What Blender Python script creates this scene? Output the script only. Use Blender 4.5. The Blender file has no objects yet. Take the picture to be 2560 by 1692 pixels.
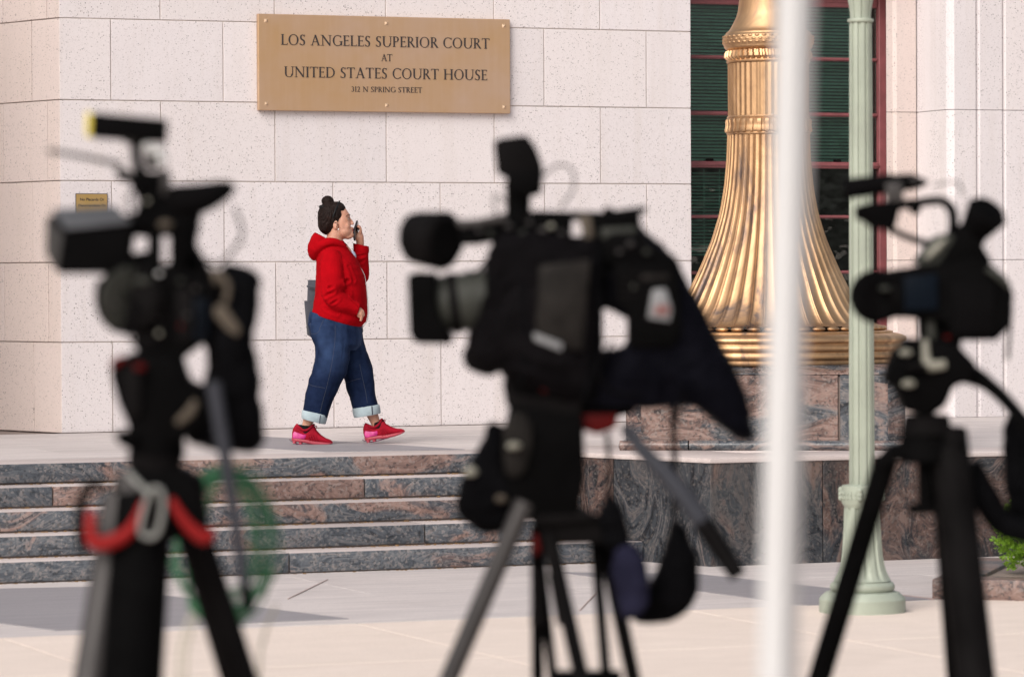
import bpy, bmesh, math, random
from mathutils import Vector, Matrix, noise as mnoise
random.seed(7)
R = math.radians
S = bpy.context.scene
COL = S.collection

# ------------------------------------------------------------------ camera
FPX, CXP, CYP = 9600.0, 1280.0, 846.0          # focal length and centre in photo pixels
CAM = Vector((0, 0, 1.70))
pitch, roll = R(0.88), R(0.26)
fw = Vector((0, math.cos(pitch), -math.sin(pitch)))
up0 = Vector((0, math.sin(pitch), math.cos(pitch)))
rt0 = Vector((1, 0, 0))
rt = rt0 * math.cos(roll) - up0 * math.sin(roll)
up = up0 * math.cos(roll) + rt0 * math.sin(roll)
cd = bpy.data.cameras.new('camera')
cam = bpy.data.objects.new('camera', cd)
COL.objects.link(cam)
cam.matrix_world = Matrix(((rt.x, up.x, -fw.x, CAM.x), (rt.y, up.y, -fw.y, CAM.y), (rt.z, up.z, -fw.z, CAM.z), (0, 0, 0, 1)))
cd.sensor_fit = 'HORIZONTAL'; cd.sensor_width = 36.0; cd.lens = 135.0
cd.clip_start = 0.1; cd.clip_end = 2000
cd.dof.use_dof = True; cd.dof.focus_distance = 25.6; cd.dof.aperture_fstop = 3.3
cd.dof.aperture_blades = 0
S.camera = cam

# ------------------------------------------------------------------ world, sun, exposure
SUN_EL, SUN_AZ = R(38), R(30)                  # azimuth: to the left of straight behind the camera
w = bpy.data.worlds.new('World'); S.world = w; w.use_nodes = True
nt = w.node_tree; nt.nodes.clear()
wo = nt.nodes.new('ShaderNodeOutputWorld'); bg = nt.nodes.new('ShaderNodeBackground')
sky = nt.nodes.new('ShaderNodeTexSky'); sky.sky_type = 'NISHITA'; sky.sun_disc = False
sky.sun_elevation = SUN_EL
sky.air_density = 1.0; sky.dust_density = 4.0; sky.ozone_density = 1.0
hs = nt.nodes.new('ShaderNodeHueSaturation'); hs.inputs['Saturation'].default_value = 0.45
nt.links.new(sky.outputs[0], hs.inputs['Color']); nt.links.new(hs.outputs[0], bg.inputs[0])
bg.inputs[1].default_value = 0.10
nt.links.new(bg.outputs[0], wo.inputs[0])
sun_to = Vector((-math.sin(SUN_AZ) * math.cos(SUN_EL), -math.cos(SUN_AZ) * math.cos(SUN_EL), math.sin(SUN_EL)))
sky.sun_rotation = math.atan2(sun_to.x, sun_to.y)
sl = bpy.data.lights.new('sun', 'SUN'); sl.energy = 1.5; sl.angle = R(40); sl.color = (1.0, 0.955, 0.91)
so = bpy.data.objects.new('sun', sl); COL.objects.link(so)
so.rotation_euler = (-sun_to).to_track_quat('-Z', 'Y').to_euler()
vs = S.view_settings; vs.view_transform = 'Standard'; vs.look = 'None'; vs.exposure = 0.62; vs.gamma = 1.0
vs.use_curve_mapping = False

# ------------------------------------------------------------------ helpers
def ray(x, y):
    return rt * ((x - CXP) / FPX) - up * ((y - CYP) / FPX) + fw
def T(x, y, D):
    """photo pixel -> point at depth D"""
    r = ray(x, y); return CAM + r * (D / r.y)
def ground(x, y, z):
    r = ray(x, y); return CAM + r * ((z - CAM.z) / r.z)

def tag(o, label=None, cat=None, group=None, kind=None):
    if label: o['label'] = label
    if cat: o['category'] = cat
    if group: o['group'] = group
    if kind: o['kind'] = kind
    return o
def empty(name, loc=(0, 0, 0), rz=0.0, **k):
    o = bpy.data.objects.new(name, None); COL.objects.link(o)
    o.location = loc; o.rotation_euler = (0, 0, rz); o.empty_display_size = 0.1
    return tag(o, **k)
def setsmooth(bm, ang):
    bm.normal_update()
    for f in bm.faces: f.smooth = True
    if ang is None: return
    for e in bm.edges:
        if len(e.link_faces) == 2:
            e.smooth = e.calc_face_angle(0.0) < ang
        else: e.smooth = False
def mobj(name, bm, mat, parent=None, loc=(0, 0, 0), ang=R(35)):
    if ang is False:
        pass
    else: setsmooth(bm, ang)
    me = bpy.data.meshes.new(name); bm.to_mesh(me); bm.free()
    for m in (mat if isinstance(mat, (list, tuple)) else [mat]): me.materials.append(m)
    return link(name, me, parent, loc)
def link(name, me, parent=None, loc=(0, 0, 0), rz=0.0):
    o = bpy.data.objects.new(name, me); COL.objects.link(o)
    o.parent = parent; o.location = loc; o.rotation_euler = (0, 0, rz)
    return o
def add_box(bm, lo, hi, bev=0.0, seg=1, mtx=None):
    b2 = bmesh.new()
    bmesh.ops.create_cube(b2, size=1)
    for v in b2.verts:
        v.co = Vector([lo[i] + (v.co[i] + .5) * (hi[i] - lo[i]) for i in range(3)])
    if bev: bmesh.ops.bevel(b2, geom=list(b2.edges), offset=bev, segments=seg, affect='EDGES', profile=.5)
    if mtx: b2.transform(mtx)
    merge(bm, b2)
def merge(bm, b2):
    mp = {}
    for v in b2.verts: mp[v] = bm.verts.new(v.co)
    for f in b2.faces:
        try:
            g = bm.faces.new([mp[v] for v in f.verts]); g.material_index = f.material_index
        except ValueError: pass
    b2.free()
def box(name, lo, hi, mat, parent=None, bev=0.0, seg=1, loc=(0, 0, 0)):
    bm = bmesh.new(); add_box(bm, lo, hi, bev, seg); return mobj(name, bm, mat, parent, loc)
def add_loft(bm, rings, close=True, cap=True):
    vr = [[bm.verts.new(p) for p in r] for r in rings]
    n = len(vr[0])
    for a, b in zip(vr, vr[1:]):
        for i in range(n if close else n - 1):
            j = (i + 1) % n
            bm.faces.new((a[i], a[j], b[j], b[i]))
    if cap and close:
        bm.faces.new(list(reversed(vr[0]))); bm.faces.new(vr[-1])
def ering(c, a, b, n=20, pw=2.0):
    """superellipse ring, centre c, half axis vectors a and b"""
    out = []
    for i in range(n):
        t = 2 * math.pi * i / n; ct, st = math.cos(t), math.sin(t)
        e = 2.0 / pw
        out.append(Vector(c) + Vector(a) * (abs(ct) ** e * (1 if ct >= 0 else -1)) + Vector(b) * (abs(st) ** e * (1 if st >= 0 else -1)))
    return out
def add_tube(bm, pts, rad, n=12, cap=True, sub=0):
    pts = [Vector(p) for p in pts]
    if not isinstance(rad, (list, tuple)): rad = [rad] * len(pts)
    if sub: pts, rad = cr(pts, rad, sub)
    rings = []; nrm = None
    for i, p in enumerate(pts):
        d = (pts[min(i + 1, len(pts) - 1)] - pts[max(i - 1, 0)])
        d = d.normalized() if d.length > 1e-9 else Vector((0, 0, 1))
        if nrm is None:
            nrm = d.orthogonal().normalized()
        else:
            nrm = (nrm - d * nrm.dot(d)); nrm = nrm.normalized() if nrm.length > 1e-6 else d.orthogonal().normalized()
        b = d.cross(nrm)
        rings.append(ering(p, nrm * rad[i], b * rad[i], n))
    add_loft(bm, rings, True, cap)
def cr(pts, rad, sub):
    """catmull-rom refinement"""
    P, Q = [], []
    n = len(pts)
    for i in range(n - 1):
        p0, p1, p2, p3 = pts[max(i - 1, 0)], pts[i], pts[i + 1], pts[min(i + 2, n - 1)]
        for k in range(sub):
            t = k / sub
            P.append(.5 * ((2 * p1) + (p2 - p0) * t + (2 * p0 - 5 * p1 + 4 * p2 - p3) * t * t + (3 * p1 - p0 - 3 * p2 + p3) * t ** 3))
            Q.append(rad[i] + (rad[i + 1] - rad[i]) * t)
    P.append(pts[-1]); Q.append(rad[-1])
    return P, Q
def add_ell(bm, c, r, u=20, v=12, rot=None):
    b2 = bmesh.new(); bmesh.ops.create_uvsphere(b2, u_segments=u, v_segments=v, radius=1)
    m = Matrix.Diagonal((r[0], r[1], r[2], 1))
    if rot: m = rot.to_matrix().to_4x4() @ m
    b2.transform(Matrix.Translation(c) @ m); merge(bm, b2)
def add_prism(bm, pts, dvec, bev=0.0, seg=2):
    """closed outline pts extruded by dvec"""
    b2 = bmesh.new()
    vs_ = [b2.verts.new(p) for p in pts]; f = b2.faces.new(vs_)
    r = bmesh.ops.extrude_face_region(b2, geom=[f])
    for e in r['geom']:
        if isinstance(e, bmesh.types.BMVert): e.co += Vector(dvec)
    bmesh.ops.recalc_face_normals(b2, faces=b2.faces)
    if bev:
        bmesh.ops.bevel(b2, geom=list(b2.edges), offset=bev, segments=seg, affect='EDGES', profile=.5, clamp_overlap=True)
    merge(bm, b2)
def lathe(bm, prof, n=48, c=(0, 0, 0), mod=None, cap=True):
    rings = []
    for k, (r, z) in enumerate(prof):
        ring = []
        for i in range(n):
            t = 2 * math.pi * i / n
            rr = r if mod is None else mod(r, z, t, k)
            ring.append(Vector((c[0] + rr * math.cos(t), c[1] + rr * math.sin(t), c[2] + z)))
        rings.append(ring)
    add_loft(bm, rings, True, cap)
def remeshed(name, bm, mat, parent, voxel, smooth=6, disp=None, loc=(0, 0, 0)):
    bmesh.ops.recalc_face_normals(bm, faces=bm.faces)
    me = bpy.data.meshes.new('tmp'); bm.to_mesh(me); bm.free()
    o = bpy.data.objects.new('tmp', me); COL.objects.link(o)
    m = o.modifiers.new('r', 'REMESH'); m.mode = 'VOXEL'; m.voxel_size = voxel; m.use_smooth_shade = True
    s = o.modifiers.new('s', 'SMOOTH'); s.factor = .5; s.iterations = smooth
    dg = bpy.context.evaluated_depsgraph_get(); dg.update()
    new = bpy.data.meshes.new_from_object(o.evaluated_get(dg))
    bpy.data.objects.remove(o); bpy.data.meshes.remove(me)
    if disp:
        nn = [v.normal.copy() for v in new.vertices]
        for v, q in zip(new.vertices, nn): v.co += q * disp(v.co, q)
    new.name = name
    new.materials.clear(); new.materials.append(mat)
    for p in new.polygons: p.use_smooth = True
    return link(name, new, parent, loc)

# ------------------------------------------------------------------ materials
class MT:
    def __init__(s, name):
        s.m = bpy.data.materials.new(name); s.m.use_nodes = True
        s.t = s.m.node_tree; s.t.nodes.clear()
        s.out = s.n('OutputMaterial'); s.b = s.n('BsdfPrincipled'); s.l(s.b.outputs[0], s.out.inputs[0])
    def n(s, typ, **kw):
        x = s.t.nodes.new('ShaderNode' + typ)
        for k, v in kw.items(): setattr(x, k, v)
        return x
    def l(s, a, b): s.t.links.new(a, b)
    def setp(s, **kw):
        for k, v in kw.items():
            i = s.b.inputs[k.replace('_', ' ')]
            if isinstance(v, (int, float)): i.default_value = v
            elif isinstance(v, tuple): i.default_value = v if len(v) == 4 else (*v, 1)
            else: s.l(v, i)
        return s
    def coord(s, scale=(1, 1, 1), rnd=True, kind='Object', rot=(0, 0, 0)):
        tc = s.n('TexCoord'); v = tc.outputs[kind]
        if rnd:
            oi = s.n('ObjectInfo'); mu = s.n('VectorMath', operation='MULTIPLY_ADD')
            cb = s.n('CombineXYZ')
            for i in range(3): s.l(oi.outputs['Random'], cb.inputs[i])
            s.l(cb.outputs[0], mu.inputs[0]); mu.inputs[1].default_value = (31.7, 57.3, 83.1); s.l(v, mu.inputs[2]); v = mu.outputs[0]
        mp = s.n('Mapping'); s.l(v, mp.inputs[0]); mp.inputs['Scale'].default_value = scale; mp.inputs['Rotation'].default_value = rot
        return mp.outputs[0]
    def noise(s, vec, scale, detail=4, rough=.55, dist=0.0, out=0):
        x = s.n('TexNoise'); s.l(vec, x.inputs['Vector']); x.inputs['Scale'].default_value = scale
        x.inputs['Detail'].default_value = detail; x.inputs['Roughness'].default_value = rough; x.inputs['Distortion'].default_value = dist
        return x.outputs[out]
    def ramp(s, fac, stops, interp='LINEAR'):
        x = s.n('ValToRGB'); s.l(fac, x.inputs[0]); cr_ = x.color_ramp; cr_.interpolation = interp
        while len(cr_.elements) < len(stops): cr_.elements.new(.5)
        for e, (p, c) in zip(cr_.elements, stops):
            e.position = p; e.color = (c, c, c, 1) if isinstance(c, (int, float)) else (*c, 1)
        return x.outputs[0]
    def mix(s, fac, a, b, mode='MIX'):
        x = s.n('Mix', data_type='RGBA', blend_type=mode)
        for v, i in ((fac, 0), (a, 6), (b, 7)):
            if isinstance(v, (int, float)): x.inputs[i].default_value = v
            elif isinstance(v, tuple): x.inputs[i].default_value = (*v, 1)
            else: s.l(v, x.inputs[i])
        return x.outputs[2]
    def math(s, op, a, b=0.0, c=None):
        x = s.n('Math', operation=op)
        for i, v in enumerate((a, b, c)):
            if v is None: continue
            if isinstance(v, (int, float)): x.inputs[i].default_value = v
            else: s.l(v, x.inputs[i])
        return x.outputs[0]
    def bump(s, h, strength=.3, dist=.01):
        x = s.n('Bump'); x.inputs['Strength'].default_value = strength; x.inputs['Distance'].default_value = dist
        s.l(h, x.inputs['Height']); s.l(x.outputs[0], s.b.inputs['Normal'])
    def rand(s): return s.n('ObjectInfo').outputs['Random']

def m_plain(name, col, rough=.5, metal=0.0, var=.12, nscale=8.0, bumps=0.0, bscale=60, spec=.5, coat=0.0):
    s = MT(name); v = s.coord()
    n = s.noise(v, nscale, 5, .6)
    lo = tuple(c * (1 - var) for c in col); hi = tuple(min(1, c * (1 + var)) for c in col)
    s.setp(Base_Color=s.ramp(n, [(.3, lo), (.7, hi)]), Metallic=metal, Specular_IOR_Level=spec, Coat_Weight=coat)
    s.setp(Roughness=s.ramp(s.noise(v, nscale * 2.3, 4), [(.3, max(0, rough - .07)), (.7, min(1, rough + .07))]))
    if bumps: s.bump(s.noise(v, bscale, 4, .6), bumps, .004)
    return s.m

def m_stone(name, base, warm):
    """pale pinkish cast stone speckled with dark chips"""
    s = MT(name); v = s.coord()
    def chips(scale, thr, dens):
        vo = s.n('TexVoronoi', feature='F1'); s.l(v, vo.inputs['Vector']); vo.inputs['Scale'].default_value = scale
        vo.inputs['Randomness'].default_value = 1.0
        sp = s.n('SeparateColor'); s.l(vo.outputs['Color'], sp.inputs[0])
        rad = s.math('MULTIPLY', s.math('SUBTRACT', sp.outputs[0], 1 - dens), thr / dens)
        return s.math('GREATER_THAN', rad, vo.outputs['Distance']), sp.outputs[1]
    den = s.noise(v, 1.6, 3)
    c1, k1 = chips(88, .40, .36); c2, k2 = chips(170, .44, .32)
    n1 = s.noise(v, 2.1, 5, .6); n2 = s.noise(v, 70, 3)
    col = s.ramp(n1, [(.25, tuple(c * .955 for c in base)), (.75, tuple(min(1, c * 1.03) for c in base))])
    col = s.mix(s.ramp(s.rand(), [(0, 0.0), (1, .6)]), col, warm)
    rr = s.n('TexWhiteNoise', noise_dimensions='1D'); s.l(s.rand(), rr.inputs['W'])
    col = s.mix(s.ramp(rr.outputs['Value'], [(0, 0.0), (1, .16)]), col, tuple(c * .72 for c in base))
    col = s.mix(s.math('MULTIPLY', s.ramp(n2, [(.45, 0.0), (.62, 1.0)]), .10), col, (.42, .36, .35))
    grey = s.ramp(k1, [(0, (.05, .045, .045)), (.6, (.15, .13, .13)), (1, (.34, .28, .27))])
    rd2 = s.n('TexWhiteNoise', noise_dimensions='1D'); s.l(s.math('ADD', s.rand(), 3.7), rd2.inputs['W'])
    amt = s.math('MULTIPLY', s.ramp(den, [(.3, .6), (.65, 1.0)]), s.ramp(rd2.outputs['Value'], [(0, .6), (.6, 1.0)]))
    col = s.mix(s.math('MULTIPLY', c1, amt), col, grey)
    col = s.mix(s.math('MULTIPLY', c2, s.math('MULTIPLY', amt, .7)), col, (.16, .14, .14))
    # faint run-off streaks
    st = s.noise(s.coord((6, 6, .35)), 1.4, 4, .6)
    col = s.mix(s.ramp(st, [(.52, 0.0), (.8, .22)]), col, (.46, .39, .33))
    s.setp(Base_Color=col, Roughness=.85, Specular_IOR_Level=.2)
    s.bump(s.noise(v, 90, 4, .6), .25, .003)
    return s.m

def m_granite(name, rough=.45, pink=0.5, dark=1.0, stretch=(1, 1, 2.2), rot=(0, 0.35, 0), fs=7.5, con=1.0):
    """swirling dark grey and pink banded granite"""
    s = MT(name); v = s.coord(stretch, rot=rot); vv = s.coord()
    wq = s.n('TexNoise'); s.l(v, wq.inputs['Vector']); wq.inputs['Scale'].default_value = 1.1; wq.inputs['Detail'].default_value = 2
    dv = s.n('VectorMath', operation='MULTIPLY_ADD'); s.l(wq.outputs['Color'], dv.inputs[0]); dv.inputs[1].default_value = (2.2, 2.2, 2.2); s.l(v, dv.inputs[2])
    band = s.noise(dv.outputs[0], 1.5, 3, .55, .3)
    fine = s.noise(dv.outputs[0], fs, 8, .72, 1.2)
    fine = s.math('ADD', s.math('MULTIPLY', s.math('SUBTRACT', fine, .5), con), .5)
    sh = s.math('MULTIPLY', s.math('SUBTRACT', s.rand(), 1 - pink), .24)
    zone = s.math('ADD', band, sh)                      # which rock: grey gneiss or pink granite
    k = dark
    grey = s.ramp(fine, [(.36, (.024 * k, .028 * k, .035 * k)), (.47, (.072 * k, .082 * k, .097 * k)), (.54, (.112 * k, .120 * k, .132 * k)), (.60, (.19 * k, .165 * k, .16 * k)), (.66, (.10 * k, .107 * k, .12 * k))])
    pinkc = s.ramp(fine, [(.35, (.045 * k, .042 * k, .045 * k)), (.46, (.17 * k, .105 * k, .09 * k)), (.55, (.25 * k, .16 * k, .135 * k)), (.68, (.34 * k, .235 * k, .20 * k))])
    col = s.mix(s.ramp(s.math('ADD', zone, s.math('MULTIPLY', s.math('SUBTRACT', fine, .5), .35)), [(.47, 0.0), (.56, 1.0)]), grey, pinkc)
    vo = s.n('TexVoronoi', feature='F1'); s.l(vv, vo.inputs['Vector']); vo.inputs['Scale'].default_value = 75
    sp = s.n('SeparateColor'); s.l(vo.outputs['Color'], sp.inputs[0])
    col = s.mix(s.ramp(sp.outputs[0], [(.70, 0.0), (.95, .45)]), col, (.30 * k, .26 * k, .24 * k))
    col = s.mix(s.ramp(sp.outputs[1], [(.80, 0.0), (.95, .6)]), col, (.02, .02, .023))
    s.setp(Base_Color=col, Roughness=s.ramp(fine, [(.3, rough - .08), (.7, rough + .12)]), Specular_IOR_Level=.5)
    s.bump(s.noise(vv, 60, 4, .6), .12, .003)
    return s.m

def m_paving(name, a, b, streak=(.5, 6, 6), rough=.62, dirt=.25, rv=.10):
    s = MT(name); v = s.coord(streak); q = s.coord()
    n = s.noise(v, 2.2, 7, .68, .8)
    g = s.noise(q, 120, 3, .6)
    col = s.ramp(n, [(.30, a), (.5, tuple((x + y) / 2 for x, y in zip(a, b))), (.66, b)])
    col = s.mix(s.ramp(g, [(.5, 0.0), (.7, .35)]), col, tuple(x * .55 for x in a))
    col = s.mix(s.math('MULTIPLY', s.ramp(s.noise(q, .9, 5, .65), [(.5, 0.0), (.75, 1.0)]), dirt), col, (.20, .17, .155))
    col = s.mix(s.ramp(s.rand(), [(0, 0.0), (1, rv)]), col, tuple(x * .7 for x in a))
    vo = s.n('TexVoronoi', feature='F1'); s.l(q, vo.inputs['Vector']); vo.inputs['Scale'].default_value = 3.2
    sp = s.n('SeparateColor'); s.l(vo.outputs['Color'], sp.inputs[0])
    rad = s.math('MULTIPLY', s.math('SUBTRACT', sp.outputs[0], .55), .085)
    col = s.mix(s.math('MULTIPLY', s.math('GREATER_THAN', rad, vo.outputs['Distance']), .45), col, (.10, .085, .08))
    s.setp(Base_Color=col, Roughness=rough, Specular_IOR_Level=.4)
    s.bump(s.noise(q, 140, 4, .6), .25, .003)
    return s.m

def m_fabric(name, col, var=.15, rough=.85, wr=.5, scale=9, sheen=.2, fine=400):
    s = MT(name); v = s.coord(rnd=False)
    n = s.noise(v, scale, 5, .6, .7)
    s.setp(Base_Color=s.ramp(s.noise(v, 14, 4), [(.3, tuple(c * (1 - var) for c in col)), (.7, tuple(min(1, c * (1 + var)) for c in col))]),
           Roughness=rough, Sheen_Weight=sheen if max(col) > .04 else 0.0, Specular_IOR_Level=.12 if max(col) > .04 else .01)
    s.bump(s.math('ADD', n, s.math('MULTIPLY', s.noise(v, fine, 2), .06)), wr, .02)
    return s.m

def m_bronze(name):
    s = MT(name); v = s.coord(rnd=False); q = s.coord((1, 1, .35), rnd=False)
    n = s.noise(q, 3.2, 6, .66, .8); g = s.noise(v, 45, 4)
    col = s.ramp(n, [(.34, (.16, .12, .105)), (.44, (.41, .255, .145)), (.58, (.58, .365, .195)), (.70, (.69, .455, .27))])
    s.setp(Base_Color=col, Metallic=1.0, Roughness=s.ramp(n, [(.3, .58), (.65, .46)]))
    s.bump(g, .10, .004)
    return s.m

def m_brass(name, c1, c2, rough):
    s = MT(name); v = s.coord((22, 22, .9), rnd=False); q = s.coord(rnd=False)
    st = s.noise(v, 1.4, 5, .6); n = s.noise(q, 1.3, 4, .6)
    col = s.mix(s.ramp(n, [(.36, 0.0), (.66, 1.0)]), c1, c2)
    col = s.mix(s.ramp(st, [(.45, 0.0), (.75, .14)]), col, (.60, .43, .33))
    s.setp(Base_Color=col, Metallic=.55, Roughness=rough)
    s.bump(s.noise(s.coord((3, 3, 220), rnd=False), 1.0, 2), .05, .002)
    return s.m

M = {}
M['stone'] = m_stone('pale_speckled_stone', (.670, .622, .628), (.675, .618, .608))
M['stone_bounce'] = m_stone('bounce_tinted_stone', (.62, .53, .50), (.62, .52, .475))  # darker, warmer copy of the stone: bounced light painted into its colour
M['mortar'] = m_plain('mortar', (.47, .41, .37), .9, bumps=.3, var=.2)
M['granite'] = m_granite('banded_granite', .5, pink=.36, dark=.95, fs=7.0, con=.95)
M['granite_wall'] = m_granite('polished_banded_granite', .22, pink=.28, dark=.42, stretch=(1.3, 1.3, .7), rot=(0, .5, .2), fs=4.5, con=1.3)
M['granite_ped'] = m_granite('pink_black_granite', .24, pink=.26, dark=.80, stretch=(.7, .7, 2.0), rot=(0, .15, 0), fs=3.6, con=1.35)
M['tread'] = m_paving('flamed_granite_tread', (.44, .37, .35), (.56, .49, .47))
M['paving'] = m_paving('flamed_granite_paving', (.445, .40, .392), (.62, .555, .53))
M['inlay'] = m_paving('grey_granite_inlay', (.225, .21, .222), (.285, .265, .277), dirt=.08)
M['redline'] = m_plain('rust_red_joint', (.40, .29, .265), .8)
M['concrete'] = m_paving('cream_concrete', (.66, .552, .48), (.73, .615, .54), streak=(1, 2, 2), rough=.85, dirt=.10, rv=.04)
M['joint'] = m_plain('joint_filler', (.22, .17, .15), .9)
M['bronze'] = m_bronze('gilded_bronze')
M['plaque'] = m_brass('brushed_bronze_plate', (.50, .315, .165), (.52, .36, .26), .45)
M['brass'] = m_brass('yellow_brass_plate', (.46, .31, .10), (.43, .28, .11), .40)
M['letter'] = m_plain('dark_bronze_letter', (.028, .022, .022), .5)
M['stud'] = m_plain('bronze_stud', (.60, .44, .30), .38, .6)
M['redframe'] = m_plain('oxide_red_paint', (.19, .055, .060), .5, var=.2)
M['alu'] = m_plain('grey_metal_strip', (.42, .40, .42), .4, .6)
M['sage'] = m_plain('sage_green_paint', (.30, .33, .268), .55, var=.14, nscale=3, bumps=.10, bscale=30)
M['white'] = m_plain('white_gloss_paint', (.47, .465, .465), .45, var=.05, nscale=2.0)
M['blind'] = m_plain('green_blind', (.24, .47, .39), .55, var=.12)
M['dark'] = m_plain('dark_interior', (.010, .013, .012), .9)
M['black'] = m_plain('black_plastic', (.0028, .0027, .0028), .65, var=.3, spec=.008)
M['rubber'] = m_plain('black_rubber', (.0036, .0034, .0036), .8, var=.3, spec=.008)
M['char'] = m_plain('charcoal_paint', (.0055, .0050, .0051), .6, var=.3, spec=.015)
M['grey'] = m_plain('grey_metal', (.045, .041, .040), .45, .2, spec=.2)
M['silver'] = m_plain('silver_metal', (.62, .62, .61), .3, .6)
M['lensg'] = m_plain('grey_green_lens_barrel', (.032, .033, .028), .5, spec=.15)
M['knob'] = m_plain('pale_knob', (.22, .21, .17), .5)
M['cloth'] = m_fabric('black_nylon', (.003, .003, .0035), .3, .75, .6, 14)
M['bluecloth'] = m_fabric('navy_nylon', (.0030, .0030, .0048), .3, .6, .6, 12)
M['clothg'] = m_fabric('dark_grey_nylon', (.0045, .0040, .0045), .3, .7, .7, 16)
M['redp'] = m_plain('red_plastic', (.20, .009, .009), .55, spec=.1)
M['redd'] = m_plain('dark_red_plastic', (.06, .004, .004), .5, spec=.05)
M['bluegrey'] = m_plain('blue_grey_metal', (.032, .033, .040), .55, .1, spec=.1)
M['navy'] = m_fabric('navy_cloth', (.014, .014, .028), .3, .8, .5, 12)
M['flag'] = m_plain('grey_flag', (.075, .075, .08), .6, spec=.2)
M['flagd'] = m_plain('dark_flag', (.035, .033, .032), .6, spec=.15)
M['dullsilver'] = m_plain('dull_steel', (.17, .17, .16), .5, .3)
M['yellow'] = m_plain('yellow_plastic', (.62, .50, .06), .5)
M['tan'] = m_plain('tan_strap', (.060, .046, .032), .8)
M['screen'] = m_plain('dim_side_panel', (.013, .0115, .0105), .5, var=.5, spec=.04, nscale=18)
M['bluep'] = m_plain('dark_blue_panel', (.0025, .0045, .008), .5, spec=.04)
M['label'] = m_plain('white_sticker', (.16, .16, .165), .5)
M['labelr'] = m_plain('red_sticker', (.14, .05, .045), .5)
M['green'] = m_plain('green_cable', (.012, .12, .042), .5)
M['cream'] = m_plain('cream_cable', (.45, .42, .34), .5)
M['kerb'] = m_granite('brown_granite_kerb', .5, pink=1.0, dark=.8)
def m_leaf(name, a, b):
    s = MT(name); v = s.coord(rnd=False)
    s.setp(Base_Color=s.ramp(s.noise(v, 30, 3), [(.3, a), (.7, b)]), Roughness=.5, Subsurface_Weight=0.0, Transmission_Weight=0.0)
    tr = s.n('BsdfTranslucent'); tr.inputs[0].default_value = (*b, 1)
    mx = s.n('MixShader'); mx.inputs[0].default_value = .35
    s.l(s.b.outputs[0], mx.inputs[1]); s.l(tr.outputs[0], mx.inputs[2]); s.l(mx.outputs[0], s.out.inputs[0])
    return s.m
M['leaf'] = m_leaf('bright_green_leaf', (.10, .22, .015), (.28, .45, .04))
M['twig'] = m_plain('twig', (.06, .045, .03), .9)
def m_glass(name, wav):
    s = MT(name)
    gl = s.n('BsdfGlossy'); gl.inputs['Roughness'].default_value = .03; gl.inputs['Color'].default_value = (1, 1, 1, 1)
    tp = s.n('BsdfTransparent'); tp.inputs[0].default_value = (.80, .86, .83, 1)
    fr = s.n('Fresnel'); fr.inputs[0].default_value = 1.5
    mx = s.n('MixShader'); s.l(fr.outputs[0], mx.inputs[0]); s.l(tp.outputs[0], mx.inputs[1]); s.l(gl.outputs[0], mx.inputs[2])
    s.l(mx.outputs[0], s.out.inputs[0])
    bp = s.n('Bump'); bp.inputs['Strength'].default_value = wav; bp.inputs['Distance'].default_value = .004
    s.l(s.noise(s.coord(), 5.0, 2), bp.inputs['Height']); s.l(bp.outputs[0], gl.inputs['Normal'])
    return s.m
M['glass'] = m_glass('old_window_glass', .8)
M['glass2'] = m_glass('window_glass', .12)

#PART2
# ------------------------------------------------------------------ building frame: X along the facade, Y into it, Z up from the terrace
BO = Vector((-3.21, 27.33, 0.62)); BA = R(22.17)
UX = Vector((math.cos(BA), math.sin(BA), 0)); UY = Vector((-math.sin(BA), math.cos(BA), 0))
def toB(P):
    P = P - BO; return Vector((P.dot(UX), P.dot(UY), P.z))
def onY(x, y, Y):
    r = ray(x, y); t = ((BO + UY * Y) - CAM).dot(UY) / r.dot(UY); return toB(CAM + r * t)
ZG = -0.62                                        # plaza level in the building frame

# ---- plaza: one sheet to the horizon, cream slabs laid on it
bm = bmesh.new()
for a, b in (((-600, -600), (600, 600)),):
    vv = [bm.verts.new((x, y, -.012)) for x, y in ((a[0], a[1]), (b[0], a[1]), (b[0], b[1]), (a[0], b[1]))]; bm.faces.new(vv)
plaza = tag(mobj('plaza_pavement', bm, M['concrete'], ang=False), kind='structure', label='cream concrete plaza pavement in front of the granite apron', cat='pavement')
def slab_grid(parent, x0, x1, y0, y1, nx, ny, z, mat, gap=.006, th=.05, name='paving_slab', stag=0.0, base=None):
    sx, sy = (x1 - x0) / nx, (y1 - y0) / ny
    bm = bmesh.new(); add_box(bm, (-sx / 2 + gap / 2, -sy / 2 + gap / 2, -th), (sx / 2 - gap / 2, sy / 2 - gap / 2, 0), .002)
    setsmooth(bm, R(30)); me = bpy.data.meshes.new(name); bm.to_mesh(me); bm.free(); me.materials.append(mat)
    for j in range(ny):
        for i in range(nx):
            link(name, me, parent, (x0 + sx * (i + .5) + stag * sx * (j % 2), y0 + sy * (j + .5), z + random.uniform(-.0006, .0006)))
base = empty('concrete_walk', BO, BA, kind='structure', label='cream concrete walk of large slabs beside the granite apron', cat='pavement')
box('joint_filler', (-6.3, -14.2, ZG - .0105), (8.1, -8.665, ZG - .004), M['joint'], base)
slab_grid(base, -6.3, 8.1, -14.2, -8.66, 8, 3, ZG + .004, M['concrete'], gap=.010, th=.0065)

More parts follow.
